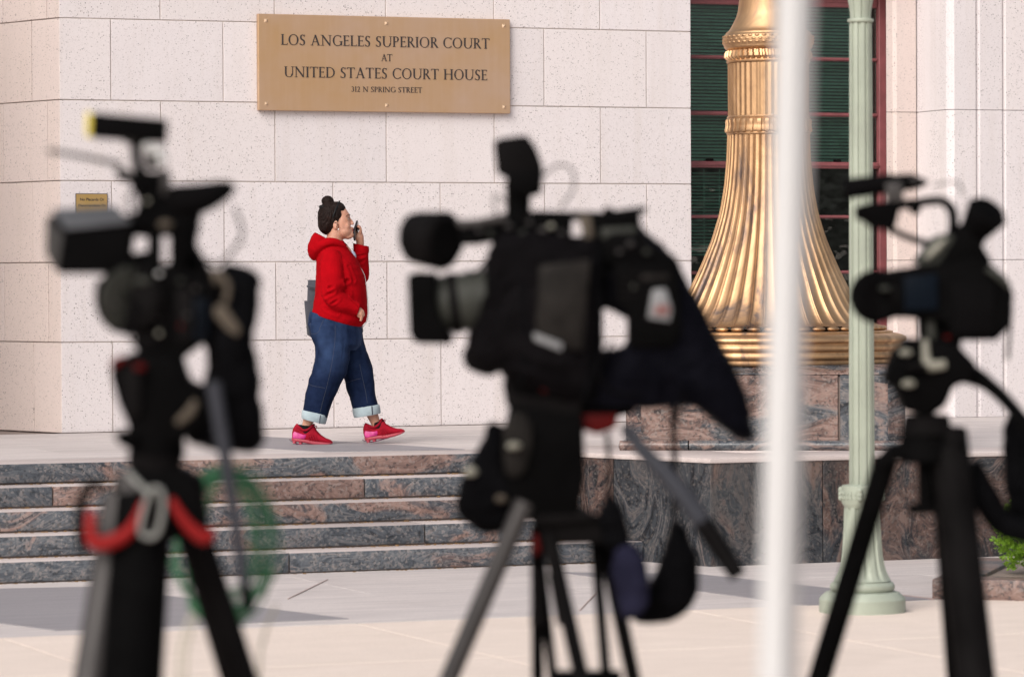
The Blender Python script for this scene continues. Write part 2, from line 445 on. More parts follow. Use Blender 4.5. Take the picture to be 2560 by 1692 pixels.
# ---- granite apron between the walk and the steps
apron = empty('granite_apron', BO, BA, kind='structure', label='pale granite apron with grey diamond inlays below the steps', cat='pavement')
box('bedding', (-12, -8.65, ZG - .05), (14, -5.3, ZG - .006), M['joint'], apron)
slab_grid(apron, -8, 12, -8.648, -5.36, 9, 2, ZG + .003, M['paving'], gap=.004, th=.03, stag=.5)
def inlay(parent, pts, z, name='diamond_inlay', mat='inlay', th=.02):
    P = [toB(ground(x, y, z + BO.z)) for x, y in pts]
    c = sum(P, Vector()) / len(P)
    bm = bmesh.new(); add_prism(bm, [p - c + Vector((0, 0, -th)) for p in P], (0, 0, th))
    return mobj(name, bm, M[mat], parent, c)
inlay(apron, [(-330, 1478), (235, 1465), (872, 1545), (140, 1574), (-200, 1530)], ZG + .007)
inlay(apron, [(1397, 1429), (1743, 1433.5), (2332, 1496), (2020, 1512)], ZG + .007)
inlay(apron, [(818, 1447), (820, 1447), (721.5, 1495), (719, 1495)], ZG + .008, 'joint_strip', 'redline', .004)
inlay(apron, [(1497, 1472), (1499, 1472), (1450.5, 1524), (1448, 1524)], ZG + .008, 'joint_strip', 'redline', .004)
inlay(apron, [(2100, 1466), (2101, 1468), (2335, 1497), (2335, 1495)], ZG + .0085, 'joint_strip', 'redline', .004)

# ---- terrace
terrace = empty('terrace_floor', BO, BA, kind='structure', label='pale granite terrace the woman walks on', cat='terrace')
box('bedding', (-12, -4.2, -.3), (14, 4, -.006), M['joint'], terrace)
slab_grid(terrace, -8, 12.8, -3.80, -0.02, 16, 5, .0, M['paving'], gap=.005, th=.04, stag=.5)
box('bedding', (2.5, -5.9, -.3), (14, -3.79, -.006), M['joint'], terrace)
slab_grid(terrace, 2.55, 13.6, -5.70, -3.80, 8, 2, .0, M['paving'], gap=.005, th=.04, stag=.5)
inlay(terrace, [(540, 1084), (700, 1093), (1162, 1122.5), (814, 1128.5), (540, 1112)], .004)
for j, (x0, x1) in enumerate(((-8, -3.4), (-3.4, -.55), (-.55, 2.0))): pass

# ---- steps: rows of granite blocks
steps = empty('granite_steps', BO, BA, kind='structure', label='five dark banded granite steps up to the terrace', cat='steps')
RH, TD = .124, .2875
box('step_core', (-10, -4.32 + .03, ZG - .02), (1.95, -3.7, -.02), M['joint'], steps)
rows = [[-8.0, -5.9, -3.4, -.55, 1.93], [-8, -6.1, -3.6, -1.33, .62, 1.93], [-8, -5.2, -2.3, 1.95], [-8, -6.3, -4.4, -2.1, .79, 2.0], [-8, -6.2, -4.1, -1.9, -.16, 2.10]]
for k, xs in enumerate(rows):
    yf = -4.32 - TD * k; zt = -RH * k; zb = ZG - .03 if k == 4 else zt - RH - .02
    if k: box('step_core', (-10, yf + .02, ZG - .02), (1.95, yf + TD + .05, zt - .02), M['joint'], steps)
    for a, b in zip(xs, xs[1:]):
        L = b - a - .008
        bm = bmesh.new(); add_box(bm, (-L / 2, 0, -RH + .010), (L / 2, TD + .035 if k else .56, 0), .006, 2)
        bm.normal_update()
        for f in bm.faces: f.material_index = 1 if f.normal.z > .8 else 0
        # slightly rough flamed arris
        o = mobj('step_block', bm, [M['granite'], M['tread']], steps, ((a + b) / 2, yf, zt), R(40))
# debris in the joints at the foot of the risers
bm = bmesh.new(); rg = random.Random(3)
for k in range(5):
    yf = -4.32 - TD * k; zt = -RH * (k + 1)
    for _ in range(170):
        x = rg.uniform(-3, 2.0); s = rg.uniform(.003, .008)
        y = yf - abs(rg.gauss(0, .012)) - .003
        add_box(bm, (x - s * rg.uniform(.6, 2.2), y - s, zt), (x + s, y + s * .6, zt + s * rg.uniform(.4, 1.1)))
tag(mobj('leaf_litter', bm, m_plain('dry_litter', (.20, .115, .05), .9, var=.5, nscale=60)), kind='stuff', label='dry brown litter lying along the foot of the steps', cat='litter')
bpy.data.objects['leaf_litter'].location = BO; bpy.data.objects['leaf_litter'].rotation_euler = (0, 0, BA)

# ------------------------------------------------------------------ courthouse
court = empty('courthouse', BO, BA, label='courthouse facade of pale speckled stone blocks behind the woman', cat='building')
ZC = [0.0, .646, 1.215, 1.796, 2.371, 2.952, 3.533, 4.114, 4.695]
XE = 4.945
wall = box('wall', (.014, .008, .0), (XE - .008, .55, 4.69), M['mortar'], court)
blockmesh = {}
def stone_block(parent, L, H, loc, rz=0.0, mat='stone', dep=.06):
    key = (round(L, 3), round(H, 3), mat, dep)
    if key not in blockmesh:
        g = .0034
        bm = bmesh.new(); add_box(bm, (g, 0, g), (L - g, dep, H - g), .0025)
        setsmooth(bm, R(30)); me = bpy.data.meshes.new('stone_block'); bm.to_mesh(me); bm.free(); me.materials.append(M[mat])
        blockmesh[key] = me
    return link('stone_block', blockmesh[key], parent, loc, rz)
J = [[.38, 1.222, 2.058, 2.899, 3.735, 4.573], [.75, 1.614, 2.476, 3.332, 4.193]]
for k in range(8):
    xs = [0.0] + J[k % 2] + [XE]
    for a, b in zip(xs, xs[1:]):
        stone_block(wall, b - a, ZC[k + 1] - ZC[k], (a, random.uniform(-.0015, .0015), ZC[k]))
# end face of the pier towards the window
for k in range(8):
    stone_block(wall, .50, ZC[k + 1] - ZC[k], (XE, .003, ZC[k]), R(90))
# left return, running back from the corner
LA = math.atan2(.952, -.305)
ret = empty('return_frame', (0, 0, 0), 0)
bpy.data.objects.remove(ret)
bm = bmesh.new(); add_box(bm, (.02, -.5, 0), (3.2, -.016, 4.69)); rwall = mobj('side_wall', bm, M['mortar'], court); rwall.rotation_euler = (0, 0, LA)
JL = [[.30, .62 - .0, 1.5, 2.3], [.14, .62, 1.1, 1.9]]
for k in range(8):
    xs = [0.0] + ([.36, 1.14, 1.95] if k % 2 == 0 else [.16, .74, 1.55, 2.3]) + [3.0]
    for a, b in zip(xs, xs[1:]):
        o = stone_block(rwall, b - a, ZC[k + 1] - ZC[k], (b, random.uniform(-.0015, .0015), ZC[k]), math.pi, 'stone_bounce')  # return stones carry the painted warm bounce tint

# projecting wing added out of view to shade the left return
side_blocker = box('added_side_blocker', (-9, -1.5, -.62), (-3.2, 6, 5.2), M['stone_bounce'], court, .02)
# pilaster with stepped, grooved face to the right of the window
pil = empty('pilaster', (0, 0, 0)); pil.parent = court
YF = -.40
def Xp(x, Y): return onY(x, 300, Y).x
x0, x1, x2 = Xp(2216, .16), Xp(2238, .12), Xp(2295, .12)
x3, x4 = Xp(2364, YF + .05), Xp(2386, YF)
x5, x6, x7, x8, x9 = Xp(2441, YF), Xp(2450, YF), Xp(2507, YF), Xp(2515, YF), Xp(2575, YF)
prof = {'jamb': [(x0, .16), (x1, .16), (x1 + .02, .13), (x2 - .01, .13), (x2 - .01, .5), (x0 + .22, .5)],
        'corner': [(x2 + .002, .14), (x3, YF + .04), (x3 + .02, YF + .03), (x4, YF), (x5 - .004, YF), (x5 - .004, .4), (x2 + .002, .4)],
        'strip': [(x5, YF + .03), (x6, YF), (x7 - .004, YF), (x7 - .004, .4), (x5, .4)],
        'strip2': [(x7, YF + .03), (x8, YF), (x9, YF), (x9, YF + .03), (x9 + .05, YF + .01), (x9 + .9, YF + .01), (x9 + .9, .4), (x7, .4)]}
PZ = [0.0, 1.215, 2.371, 3.533, 4.69]
for k in range(4):
    for nm, pf in prof.items():
        bm = bmesh.new(); add_prism(bm, [Vector((x, y, 0)) for x, y in pf], (0, 0, PZ[k + 1] - PZ[k] - .004), .002, 1)
        mobj('shaft_stone', bm, M['stone_bounce' if nm == 'jamb' else 'stone'], pil, (0, 0, PZ[k] + .002), R(20))
box('core', (x0 + .25, .2, 0), (x9 + .88, .38, 4.685), M['mortar'], pil)
# lintel stone high above the window, out of frame, and dado below it
# ---- window behind the lamp
win = empty('window', (0, 0, 0)); win.parent = court
YW = .36
def zw(y): return onY(1950, y, YW).z
XL, XR = XE - .02, onY(2191, 300, YW).x
def bar(z0, z1, name='glazing_bar', y0=YW - .03, y1=YW + .03, m='redframe', bev=.006):
    b = bmesh.new(); add_box(b, (XL, y0, z0), (XR, y1, z1), bev); add_box(b, (XL, y0 - .012, (z0 + z1) / 2 - .006), (XR, y0 + .002, (z0 + z1) / 2 + .006), .002)
    return mobj(name, b, M[m], win)
bar(zw(16), zw(-12), 'head_rail')
for a, b in ((151, 142), (291, 281), (546, 538), (685, 677)): bar(zw(a), zw(b), y0=YW - .015, y1=YW + .015, bev=.003)
bar(zw(421), zw(405), 'meeting_rail', YW - .05)
bar(zw(850), zw(822), 'bottom_rail')
box('frame_stile', (XR, YW - .05, zw(850)), (XR + .065, YW + .05, zw(-60)), M['redframe'], win, .006)
box('metal_strip', (XR + .068, YW - .09, zw(850)), (XR + .10, YW + .03, zw(-60)), M['alu'], win, .004)
box('metal_strip', (XR + .104, YW - .06, zw(850)), (XR + .125, YW + .03, zw(-60)), M['alu'], win, .004)
box('frame_stile', (XL - .03, YW - .05, zw(850)), (XL, YW + .05, zw(-60)), M['redframe'], win, .006)
box('sill', (XL, YW - .25, zw(850) - .10), (XR + .15, YW + .1, zw(850)), M['stone'], win, .01)
box('dado', (XE + .01, YW - .20, 0), (XR + .16, YW + .2, zw(850) - .10), M['stone'], win, .004)
ys = [16, 142, 281, 405, 538, 677, 822]
edges = [zw(16), (zw(151), zw(142)), (zw(291), zw(281)), (zw(421), zw(405)), (zw(546), zw(538)), (zw(685), zw(677)), zw(822)]
tops = [zw(16)] + [e[0] for e in edges[1:-1]]; bots = [e[1] for e in edges[1:-1]] + [zw(822)]
XM = (XL + XR) / 2
for i, (t, b) in enumerate(zip(tops, bots)):
    for xa, xb in ((XL, XM), (XM, XR)):
        pb = bmesh.new(); add_box(pb, (xa - .004 if xa > XL else xa, YW - .003, b - .01), (xb - .006, YW + .003, t + .01))
        o = mobj('pane', pb, M['glass' if i >= 3 else 'glass2'], win)
# blinds hang behind the upper panes and partly behind the lower
def blind(z0, z1, xa, xb, tilt, name='blind'):
    bm = bmesh.new(); n = int((z1 - z0) / .0262); 
    for i in range(n):
        z = z0 + (i + .5) * .0262
        m = Matrix.Translation((0, YW + .10 + .001 * math.sin(i * 1.7), z)) @ Matrix.Rotation(tilt + .05 * math.sin(i * .9), 4, 'X')
        add_box(bm, (xa, -.0125, -.0008), (xb, .0125, .0008), mtx=m)
    for xx in (xa + .18, (xa + xb) / 2, xb - .18):
        add_box(bm, (xx - .002, YW + .084, z0), (xx + .002, YW + .086, z1))
    o = mobj(name, bm, M['blind'], win, ang=False); o['kind'] = 'stuff'
    return o
blind(zw(404), zw(-40), XL + .02, XR - .02, R(38))
blind(zw(640), zw(424), XL + .02, XM - .25, R(25))
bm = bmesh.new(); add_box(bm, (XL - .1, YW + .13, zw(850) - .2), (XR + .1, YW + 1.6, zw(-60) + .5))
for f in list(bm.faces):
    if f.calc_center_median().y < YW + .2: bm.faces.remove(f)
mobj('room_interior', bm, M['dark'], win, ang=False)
for xx in (5.25, 6.35):
    box('sash_latch', (xx - .03, YW - .05, zw(405)), (xx + .03, YW - .02, zw(399)), M['char'], win, .004)
box('lintel', (XE + .004, .05, zw(-58)), (XR + .2, .6, 4.69), M['stone'], win, .004)

# ------------------------------------------------------------------ lettering: capitals drawn as thick and thin strokes with serifs
TH, TN = .135, .062
def arc(cx, cy, rx, ry, a0, a1, w0=None, n=14):
    """elliptic stroke, thick where it runs upright"""
    P, Q = [], []
    for i in range(n + 1):
        t = R(a0 + (a1 - a0) * i / n); c, s_ = math.cos(t), math.sin(t)
        wd = TN + (TH - TN) * abs(c) ** 1.5
        P.append((cx + rx * c, cy + ry * s_)); Q.append((cx + (rx - wd) * c, cy + (ry - TN - (wd - TN) * .2) * s_))
    return P + Q[::-1]
def ln(x0, y0, x1, y1, wd):
    dx, dy = x1 - x0, y1 - y0; L = math.hypot(dx, dy); nx, ny = -dy / L * wd / 2, dx / L * wd / 2
    return [(x0 + nx, y0 + ny), (x1 + nx, y1 + ny), (x1 - nx, y1 - ny), (x0 - nx, y0 - ny)]
def sf(x, y, wd=.26): return [(x - wd / 2, y - .0), (x + wd / 2, y - .0), (x + wd / 2, y + .045), (x - wd / 2, y + .045)]
def stem(x, b=True, t=True):
    o = [ln(x, 0, x, 1, TH)]
    if b: o.append(sf(x, 0))
    if t: o.append(sf(x, .955))
    return o
def hb(x0, x1, y, wd=TN): return ln(x0, y, x1, y, wd)
G = {
 'L': (.56, stem(.14) + [hb(.14, .54, .03), ln(.53, 0, .55, .17, .05)]),
 'O': (.90, [arc(.45, .5, .43, .52, 0, 360, n=32)]),
 'S': (.52, [arc(.26, .74, .21, .27, 40, 270), arc(.25, .26, .23, .28, 90, -140), ln(.43, .80, .45, .99, .045), ln(.05, .02, .05, .2, .045), ln(.12, .62, .40, .40, .13)]),
 'A': (.84, [ln(.12, 0, .42, 1, TN), ln(.40, 1, .72, 0, TH), hb(.24, .58, .34), sf(.12, 0, .24), sf(.72, 0, .26)]),
 'N': (.92, [ln(.14, 0, .14, 1, TN), ln(.12, .98, .78, .02, TH), ln(.78, 0, .78, 1, TN), sf(.14, 0, .25), sf(.10, .955, .24), sf(.78, .955, .25)]),
 'G': (.86, [arc(.46, .5, .43, .52, 50, 320, n=26), ln(.77, .05, .77, .42, TH), sf(.75, .40, .28), ln(.72, .78, .74, .98, .045)]),
 'E': (.56, stem(.14) + [hb(.14, .52, .03), hb(.14, .50, .97), hb(.14, .43, .52), ln(.51, 0, .53, .17, .05), ln(.50, 1, .50, .84, .05), ln(.43, .44, .43, .60, .045)]),
 'U': (.84, [ln(.14, .3, .14, 1, TH), sf(.14, .955), arc(.42, .32, .345, .34, 180, 360), ln(.735, .3, .735, 1, TN), sf(.735, .955, .25)]),
 'P': (.58, stem(.14) + [arc(.27, .73, .28, .27, -100, 90), hb(.14, .3, .97), hb(.14, .3, .48)]),
 'R': (.68, stem(.14) + [arc(.27, .74, .27, .26, -100, 90), hb(.14, .3, .97), hb(.14, .3, .50), ln(.30, .5, .62, .02, TH), ln(.58, .02, .70, .02, .045)]),
 'I': (.28, stem(.14)),
 'C': (.78, [arc(.46, .5, .43, .52, 48, 312, n=26), ln(.74, .78, .76, .98, .045), ln(.74, .22, .76, .08, .045)]),
 'T': (.70, [ln(.35, 0, .35, 1, TH), sf(.35, 0), hb(.04, .66, .97), ln(.04, 1, .02, .82, .05), ln(.66, 1, .68, .82, .05)]),
 'D': (.84, stem(.14) + [arc(.30, .5, .50, .5, -90, 90, n=20), hb(.14, .32, .97), hb(.14, .32, .03)]),
 'H': (.86, stem(.14) + stem(.72) + [hb(.14, .72, .52)]),
 '3': (.50, [arc(.22, .75, .2, .25, 150, -80), arc(.2, .27, .25, .29, 80, -150)]),
 '1': (.34, [ln(.18, 0, .18, 1, TH), sf(.18, 0, .24), ln(.06, .86, .18, .98, .05)]),
 '2': (.52, [arc(.24, .72, .22, .28, 160, -30), ln(.42, .62, .08, .05, .09), hb(.06, .48, .045, .09)]),
 ' ': (.30, []),
}
def lettering(name, text, x0, x1, zb, h, y, parent, mat, gap=.07):
    W = sum(G[c][0] for c in text) + gap * (len(text) - 1)
    sx = (x1 - x0) / W; x = 0
    q = 0
    for ch in text:
        wd, st = G[ch]; bm = bmesh.new()
        for poly in st:
            q += 1
            pts = [Vector((x0 + (x + px_) * sx, y, zb + py_ * h)) for px_, py_ in poly]
            if ch == 'O':
                m_ = len(pts) // 2
                for i in range(m_ - 1):
                    add_prism(bm, [pts[i], pts[i + 1], pts[-2 - i], pts[-1 - i]], (0, -.003 - .00003 * (q % 9), 0))
            else: add_prism(bm, pts, (0, -.003 - .00003 * (q % 9), 0))
        x += wd + gap
        if st: mobj(name, bm, M[mat], parent, ang=False)
        else: bm.free()

# ------------------------------------------------------------------ plaques on the wall
pq = empty('court_plaque', BO + UX * 2.45 + Vector((0, 0, 2.30)), BA, label='large bronze court name plaque with dark raised lettering on the wall', cat='plaque')
PD = -.045; dx = -2.45 - .018; dz = -2.30
box('plate', (1.492 + dx, PD, 2.312 + dz), (3.462 + dx, -.004, 3.011 + dz), M['plaque'], pq, .004, 1)
for X in (1.552, 2.482, 3.412):
    for Z in (2.362, 2.962):
        bm = bmesh.new(); s = .0155
        v = [bm.verts.new(p) for p in ((X + dx - s, PD + .002, Z + dz - s), (X + dx + s, PD + .002, Z + dz - s), (X + dx + s, PD + .002, Z + dz + s), (X + dx - s, PD + .002, Z + dz + s), (X + dx, PD - .013, Z + dz))]
        for i in range(4): bm.faces.new((v[i], v[(i + 1) % 4], v[4]))
        mobj('stud', bm, M['stud'], pq, ang=False)
lettering('letter', 'LOS ANGELES SUPERIOR COURT', 1.665 + dx, 3.296 + dx, 2.789 + dz, .077, PD, pq, 'letter')
lettering('letter', 'AT', 2.438 + dx, 2.526 + dx, 2.683 + dz, .052, PD, pq, 'letter', .0)
lettering('letter', 'UNITED STATES COURT HOUSE', 1.688 + dx, 3.277 + dx, 2.556 + dz, .077, PD, pq, 'letter')
lettering('letter', '312 N SPRING STREET', 2.205 + dx, 2.759 + dx, 2.456 + dz, .0395, PD, pq, 'letter')

sp = empty('notice_plaque', BO + UX * .23 + Vector((0, 0, 1.40)), BA, label='small yellow brass notice plaque near the building corner', cat='plaque')
box('plate', (-.1145, -.016, 0), (.1125, -.004, .301), M['brass'], sp, .002)
box('border', (-.119, -.010, -.0045), (.117, -.0035, .3055), M['letter'], sp, .002)
def bfont(name, text, x, z, size, parent, mat, y):
    cu = bpy.data.curves.new('t', 'FONT'); cu.body = text; cu.size = size; cu.align_x = 'CENTER'; cu.extrude = .0006; cu.offset = .0006
    o = bpy.data.objects.new('t', cu); COL.objects.link(o)
    dg = bpy.context.evaluated_depsgraph_get(); me = bpy.data.meshes.new_from_object(o.evaluated_get(dg))
    bpy.data.objects.remove(o); me.transform(Matrix.Translation((x, y, z)) @ Matrix.Rotation(R(90), 4, 'X') )
    me.materials.clear(); me.materials.append(M[mat]); me.name = name
    return link(name, me, parent)
bfont('lettering', 'No Placards Or', 0, .254, .028, sp, 'letter', -.0165)
bfont('lettering', 'Demonstrations On', 0, .212, .0245, sp, 'letter', -.0165)

# ------------------------------------------------------------------ granite cheek wall beside the steps
cw = empty('cheek_wall', BO, BA, label='low polished dark granite retaining wall below the gold lamp', cat='wall')
ZT = .022
pa, pa2, pb, pc = Vector((1.92, -4.1, 0)), Vector((1.92, -5.02, 0)), Vector((2.27, -6.02, 0)), Vector((9.0, -6.02, 0))
bm = bmesh.new()
add_prism(bm, [Vector((p[0], p[1], ZG - .02)) for p in ((1.94, -3.9), (1.94, -5.02), (2.285, -6.005), (9, -6.005), (9, -3.9))], (0, 0, -ZG + .0))
core = mobj('core', bm, M['joint'], cw, ang=False)
def face_panels(a, b, cuts, z0, z1, mat, parent, name='granite_panel', th=.03, g=.003):
    d = (b - a); L = d.length; ang = math.atan2(d.y, d.x)
    cs = [0] + cuts + [L]
    for u, v in zip(cs, cs[1:]):
        bm = bmesh.new(); add_box(bm, (u + g, 0, z0), (v - g, th, z1), .003)
        o = mobj(name, bm, M[mat], parent, (a.x, a.y, 0)); o.rotation_euler = (0, 0, ang)
Pj = onY(2058, 1300, -6.02).x
face_panels(pa, pa2, [], ZG, ZT - .03, 'granite_wall', cw)
face_panels(pa2, pb, [.22], ZG, ZT - .03, 'granite_wall', cw)
face_panels(pb, pc, [Pj - pb.x, Pj - pb.x + 1.35, Pj - pb.x + 2.7, 5.4], ZG, ZT - .03, 'granite_wall', cw)
bm = bmesh.new(); add_prism(bm, [Vector((p[0], p[1], ZT - .03)) for p in ((1.912, -4.1), (1.912, -5.025), (2.264, -6.03), (9.0, -6.03), (9.0, -5.5), (2.75, -5.5), (2.5, -4.1))], (0, 0, .03), .006, 2)
mobj('coping', bm, M['tread'], cw)

# ------------------------------------------------------------------ pedestal of the gold lamp
PC = T(1924, 1100, 24.5); PC.z = 0.62
PR = R(-6)
ped = empty('lamp_pedestal', PC, PR, label='square pink and black granite pedestal under the gold lamp', cat='pedestal')
hw = .862
def cham(h, c, z, dz_, mat, name, bev=.004):
    bm = bmesh.new(); P = [(-h + c, -h), (h - c, -h), (h, -h + c), (h, h - c), (h - c, h), (-h + c, h), (-h, h - c), (-h, -h + c)]
    add_prism(bm, [Vector((x, y, z)) for x, y in P], (0, 0, dz_), bev, 2)
    return mobj(name, bm, M[mat], ped, ang=R(25))
zt_ = T(1924, 912, 23.7).z - .62; zc_ = T(1924, 937, 23.65).z - .62; zb_ = T(1924, 1103, 23.6).z - .62; zq_ = T(1924, 1128, 23.6).z - .62
cham(hw - .02, .10, zb_ - .02, zc_ - zb_ + .01, 'joint', 'core')
xj = (2102 - 1924) / FPX * 23.7 + .02
for u, v in ((-hw + .10, xj - .004), (xj + .004, hw - .10)):
    box('granite_panel', (u + .002, -hw, zb_), (v - .002, -hw + .04, zc_), M['granite_ped'], ped, .004)
for sgn in (-1, 1):
    bm = bmesh.new(); c0 = Vector((sgn * (hw - .10), -hw, 0)); c1 = Vector((sgn * hw, -hw + .10, 0)); n_ = Vector((-sgn * .02, .02, 0))
    add_prism(bm, [p + Vector((0, 0, zb_)) for p in (c0, c1, c1 + n_, c0 + n_)], (0, 0, zc_ - zb_), .002, 1); mobj('granite_panel', bm, M['granite_ped'], ped)
    box('granite_panel', (min(sgn * hw, sgn * (hw - .04)), -hw + .102, zb_), (max(sgn * hw, sgn * (hw - .04)), hw - .1, zc_), M['granite_ped'], ped, .004)
# bevelled cap stones
bm = bmesh.new()
def oct_(h, c, z): return [Vector((x, y, z)) for x, y in ((-h + c, -h), (h - c, -h), (h, -h + c), (h, h - c), (h - c, h), (-h + c, h), (-h, h - c), (-h, -h + c))]
add_loft(bm, [oct_(hw + .004, .10, zc_ + .002), oct_(hw + .004, .10, zc_ + .012), oct_(hw - .10, .08, zt_ - .004)])
mobj('cap_stone', bm, M['granite_ped'], ped, ang=R(20))
# half-round base moulding in two lengths
rb = (zb_ - zq_) / 2 + .002
for u, v in ((-hw - .03, -.47), (-.462, hw + .03)):
    bm = bmesh.new(); add_tube(bm, [(u, -hw - .005, zq_ + rb), (v, -hw - .005, zq_ + rb)], rb, 20); mobj('base_moulding', bm, M['granite_ped'], ped)
for sgn in (-1, 1):
    bm = bmesh.new(); add_tube(bm, [(sgn * (hw + .005), -hw - .02, zq_ + rb), (sgn * (hw + .005), hw, zq_ + rb)], rb * .98, 20); mobj('base_moulding', bm, M['granite_ped'], ped)
cham(hw + .06, .05, -.0, zq_ + .004, 'tread', 'plinth')

# ------------------------------------------------------------------ gilded lamp base
DL = 24.5
kL = DL / FPX
def zl(y): return T(1924, y, DL).z - .62
lamp = empty('gold_lamp', (PC.x, PC.y, 0.62 + zt_ - .0), 0, label='gilded bronze torchere base flaring like a bell, above the granite pedestal', cat='lamp')
zo = -zt_
NF = 44
def flute(t, d):
    u = (t * NF / (2 * math.pi)) % 1.0
    if u < .07: return d * .55
    if u < .13: return d * 1.0
    if u < .17: return d * .6
    if u < .23: return d * 1.0
    x = (u - .23) / .77
    return d * (.55 * (abs(2 * x - 1) ** 3) )
def pr(lst): return [(r * kL, zl(y) + zo) for r, y in lst]
def dens(lst, n):
    out = []
    for (a, b), (c, d) in zip(lst, lst[1:]):
        for i in range(n): out.append((a + (c - a) * i / n, b + (d - b) * i / n))
    return out + [lst[-1]]
bell = [(275, 814), (258, 808), (243, 795), (228, 777), (213, 755), (198, 727), (183, 697), (169, 667), (156, 636), (143, 604), (132, 570), (122, 535), (115, 500), (109.5, 465), (106, 430), (103.5, 400), (102, 370), (101, 338)]
def crv(lst, n):
    P = [Vector((a, b, 0)) for a, b in lst]; Q, _ = cr(P, [0] * len(P), n); return [(q.x, q.y) for q in Q]
bm = bmesh.new(); prof_ = pr(crv(bell, 4))
lathe(bm, prof_, NF * 14, mod=lambda r, z, t, k: r * (1 + .0) + flute(t, .006 + .011 * (r / kL - 100) / 200))
mobj('fluted_bell', bm, M['bronze'], lamp, ang=R(50))
# scalloped rim: one bead at the foot of each flute
bm = bmesh.new()
for i in range(NF):
    t = 2 * math.pi * (i + .61) / NF; rr = 283 * kL
    add_ell(bm, (rr * math.cos(t), rr * math.sin(t), zl(820) + zo), (.052 * .55, .0475 * .95, .016), 12, 8, Matrix.Rotation(t, 3, 'Z').to_euler())
mobj('scallop_rim', bm, M['bronze'], lamp)
mold = [(250, 826), (300, 826), (308, 828), (308, 832), (318, 833), (330, 836), (340, 841), (343, 847), (341, 852), (333, 855), (333, 858), (336, 861), (338, 866), (335, 872), (327, 876), (327, 879), (329, 882), (330, 888), (326, 893), (318, 896), (318, 899), (319, 903), (316, 908), (308, 910), (303, 913), (150, 913)]
bm = bmesh.new(); lathe(bm, pr(mold), 96); mobj('base_moulding', bm, M['bronze'], lamp, ang=R(50))
ring3 = [(98, 340), (104, 338), (105, 335), (104, 333), (107, 331), (108, 326), (106, 318), (105.5, 312), (107, 304), (106, 299), (103, 297), (104, 294), (102, 291), (97, 290)]
bm = bmesh.new(); lathe(bm, pr(ring3), NF * 10, mod=lambda r, z, t, k: r + (.004 * (1 if (t * NF * .75 / (2 * math.pi)) % 1 < .5 else -1) * (1 if 4 <= k <= 8 else 0)))
mobj('ornament_ring', bm, M['bronze'], lamp, ang=R(40))
bm = bmesh.new(); lathe(bm, pr(dens([(100.5, 293), (101, 160)], 6)), 40 * 12, mod=lambda r, z, t, k: r - .006 * (1 - abs(((t * 40 / (2 * math.pi)) % 1) * 2 - 1) ** 1.2) + .002)
mobj('fluted_shaft', bm, M['bronze'], lamp, ang=R(50))
band2 = [(98, 160), (104, 158), (105, 155), (103, 152), (104, 149), (108, 144), (107, 136), (104, 129), (101, 127)]
bm = bmesh.new(); lathe(bm, pr(band2), 44 * 10, mod=lambda r, z, t, k: r + (.007 * (1 if ((t * 44 / (2 * math.pi)) + k * .08) % 1 < .55 else -1) * (1 if 4 <= k <= 7 else 0)))
mobj('tongue_band', bm, M['bronze'], lamp, ang=R(40))
neck = [(100, 128), (106, 124), (110, 120), (110.5, 116), (112, 113), (113.5, 106), (113.5, 98), (111.5, 91), (107, 87), (106, 84), (103, 81), (97, 76), (90, 64), (83, 50), (78, 38), (75, 24), (73, 8), (72, -10), (72, -60), (76, -110), (84, -150), (70, -170)]
bm = bmesh.new(); lathe(bm, pr(crv(neck, 2)), 120, mod=None); mobj('neck', bm, M['bronze'], lamp, ang=R(50))
bm = bmesh.new(); rg = random.Random(5)
for j, yy in enumerate((94, 101.5, 109)):
    for i in range(40):
        t = 2 * math.pi * (i + .5 * (j % 2)) / 40; rr = 112.8 * kL
        add_ell(bm, (rr * math.cos(t), rr * math.sin(t), zl(yy) + zo), (.006, .0165, .0085), 8, 6, Matrix.Rotation(t, 3, 'Z').to_euler())
mobj('rosette_band', bm, M['bronze'], lamp)

# ------------------------------------------------------------------ sage green street lamp post
LP = ground(2156, 1530, 0.0); DLP = LP.y
post = empty('lamp_post', (LP.x, LP.y, .0), 0, label='pale sage green fluted lamp post on a round base', cat='lamp post')
kp = DLP / FPX
def zp(y): return T(2156, y, DLP).z
def prp(lst): return [(r * kp, max(0.0, zp(y))) for r, y in lst]
bm = bmesh.new(); lathe(bm, prp([(107, 1536), (108, 1532), (108, 1496), (105, 1491), (92, 1479), (86, 1477), (60, 1476)]), 64); mobj('drum', bm, M['sage'], post, ang=R(22))
bm = bmesh.new(); lathe(bm, prp([(60, 1477), (76, 1476), (81, 1470), (81, 1462), (77, 1455), (70, 1452), (69, 1449), (62, 1448)]), 64); mobj('torus', bm, M['sage'], post, ang=R(40))
base_p = [(72, 1450), (66, 1440), (59, 1424), (54, 1404), (50.5, 1380), (48, 1350), (46.5, 1320), (45.5, 1290), (44.5, 1266)]
bm = bmesh.new(); lathe(bm, prp(crv(base_p, 2)), 12 * 12, mod=lambda r, z, t, k: r - (.012 * (max(0, math.sin(t * 12)) ** .6) * min(1, k / 3))); mobj('fluted_base', bm, M['sage'], post, ang=R(50))
bm = bmesh.new(); lathe(bm, prp([(44, 1268), (47, 1262), (51, 1256), (51.5, 1232), (51, 1214), (48, 1212), (34, 1210)]), 64)
for i in range(28):
    t = 2 * math.pi * i / 28
    for zz in (1231, 1242):
        add_box(bm, (-.004, -.006, -.010), (.004, .006, .010), .001, mtx=Matrix.Rotation(t, 4, 'Z') @ Matrix.Translation((51.5 * kp, 0, zp(zz))) @ Matrix.Rotation(.5, 4, 'X'))
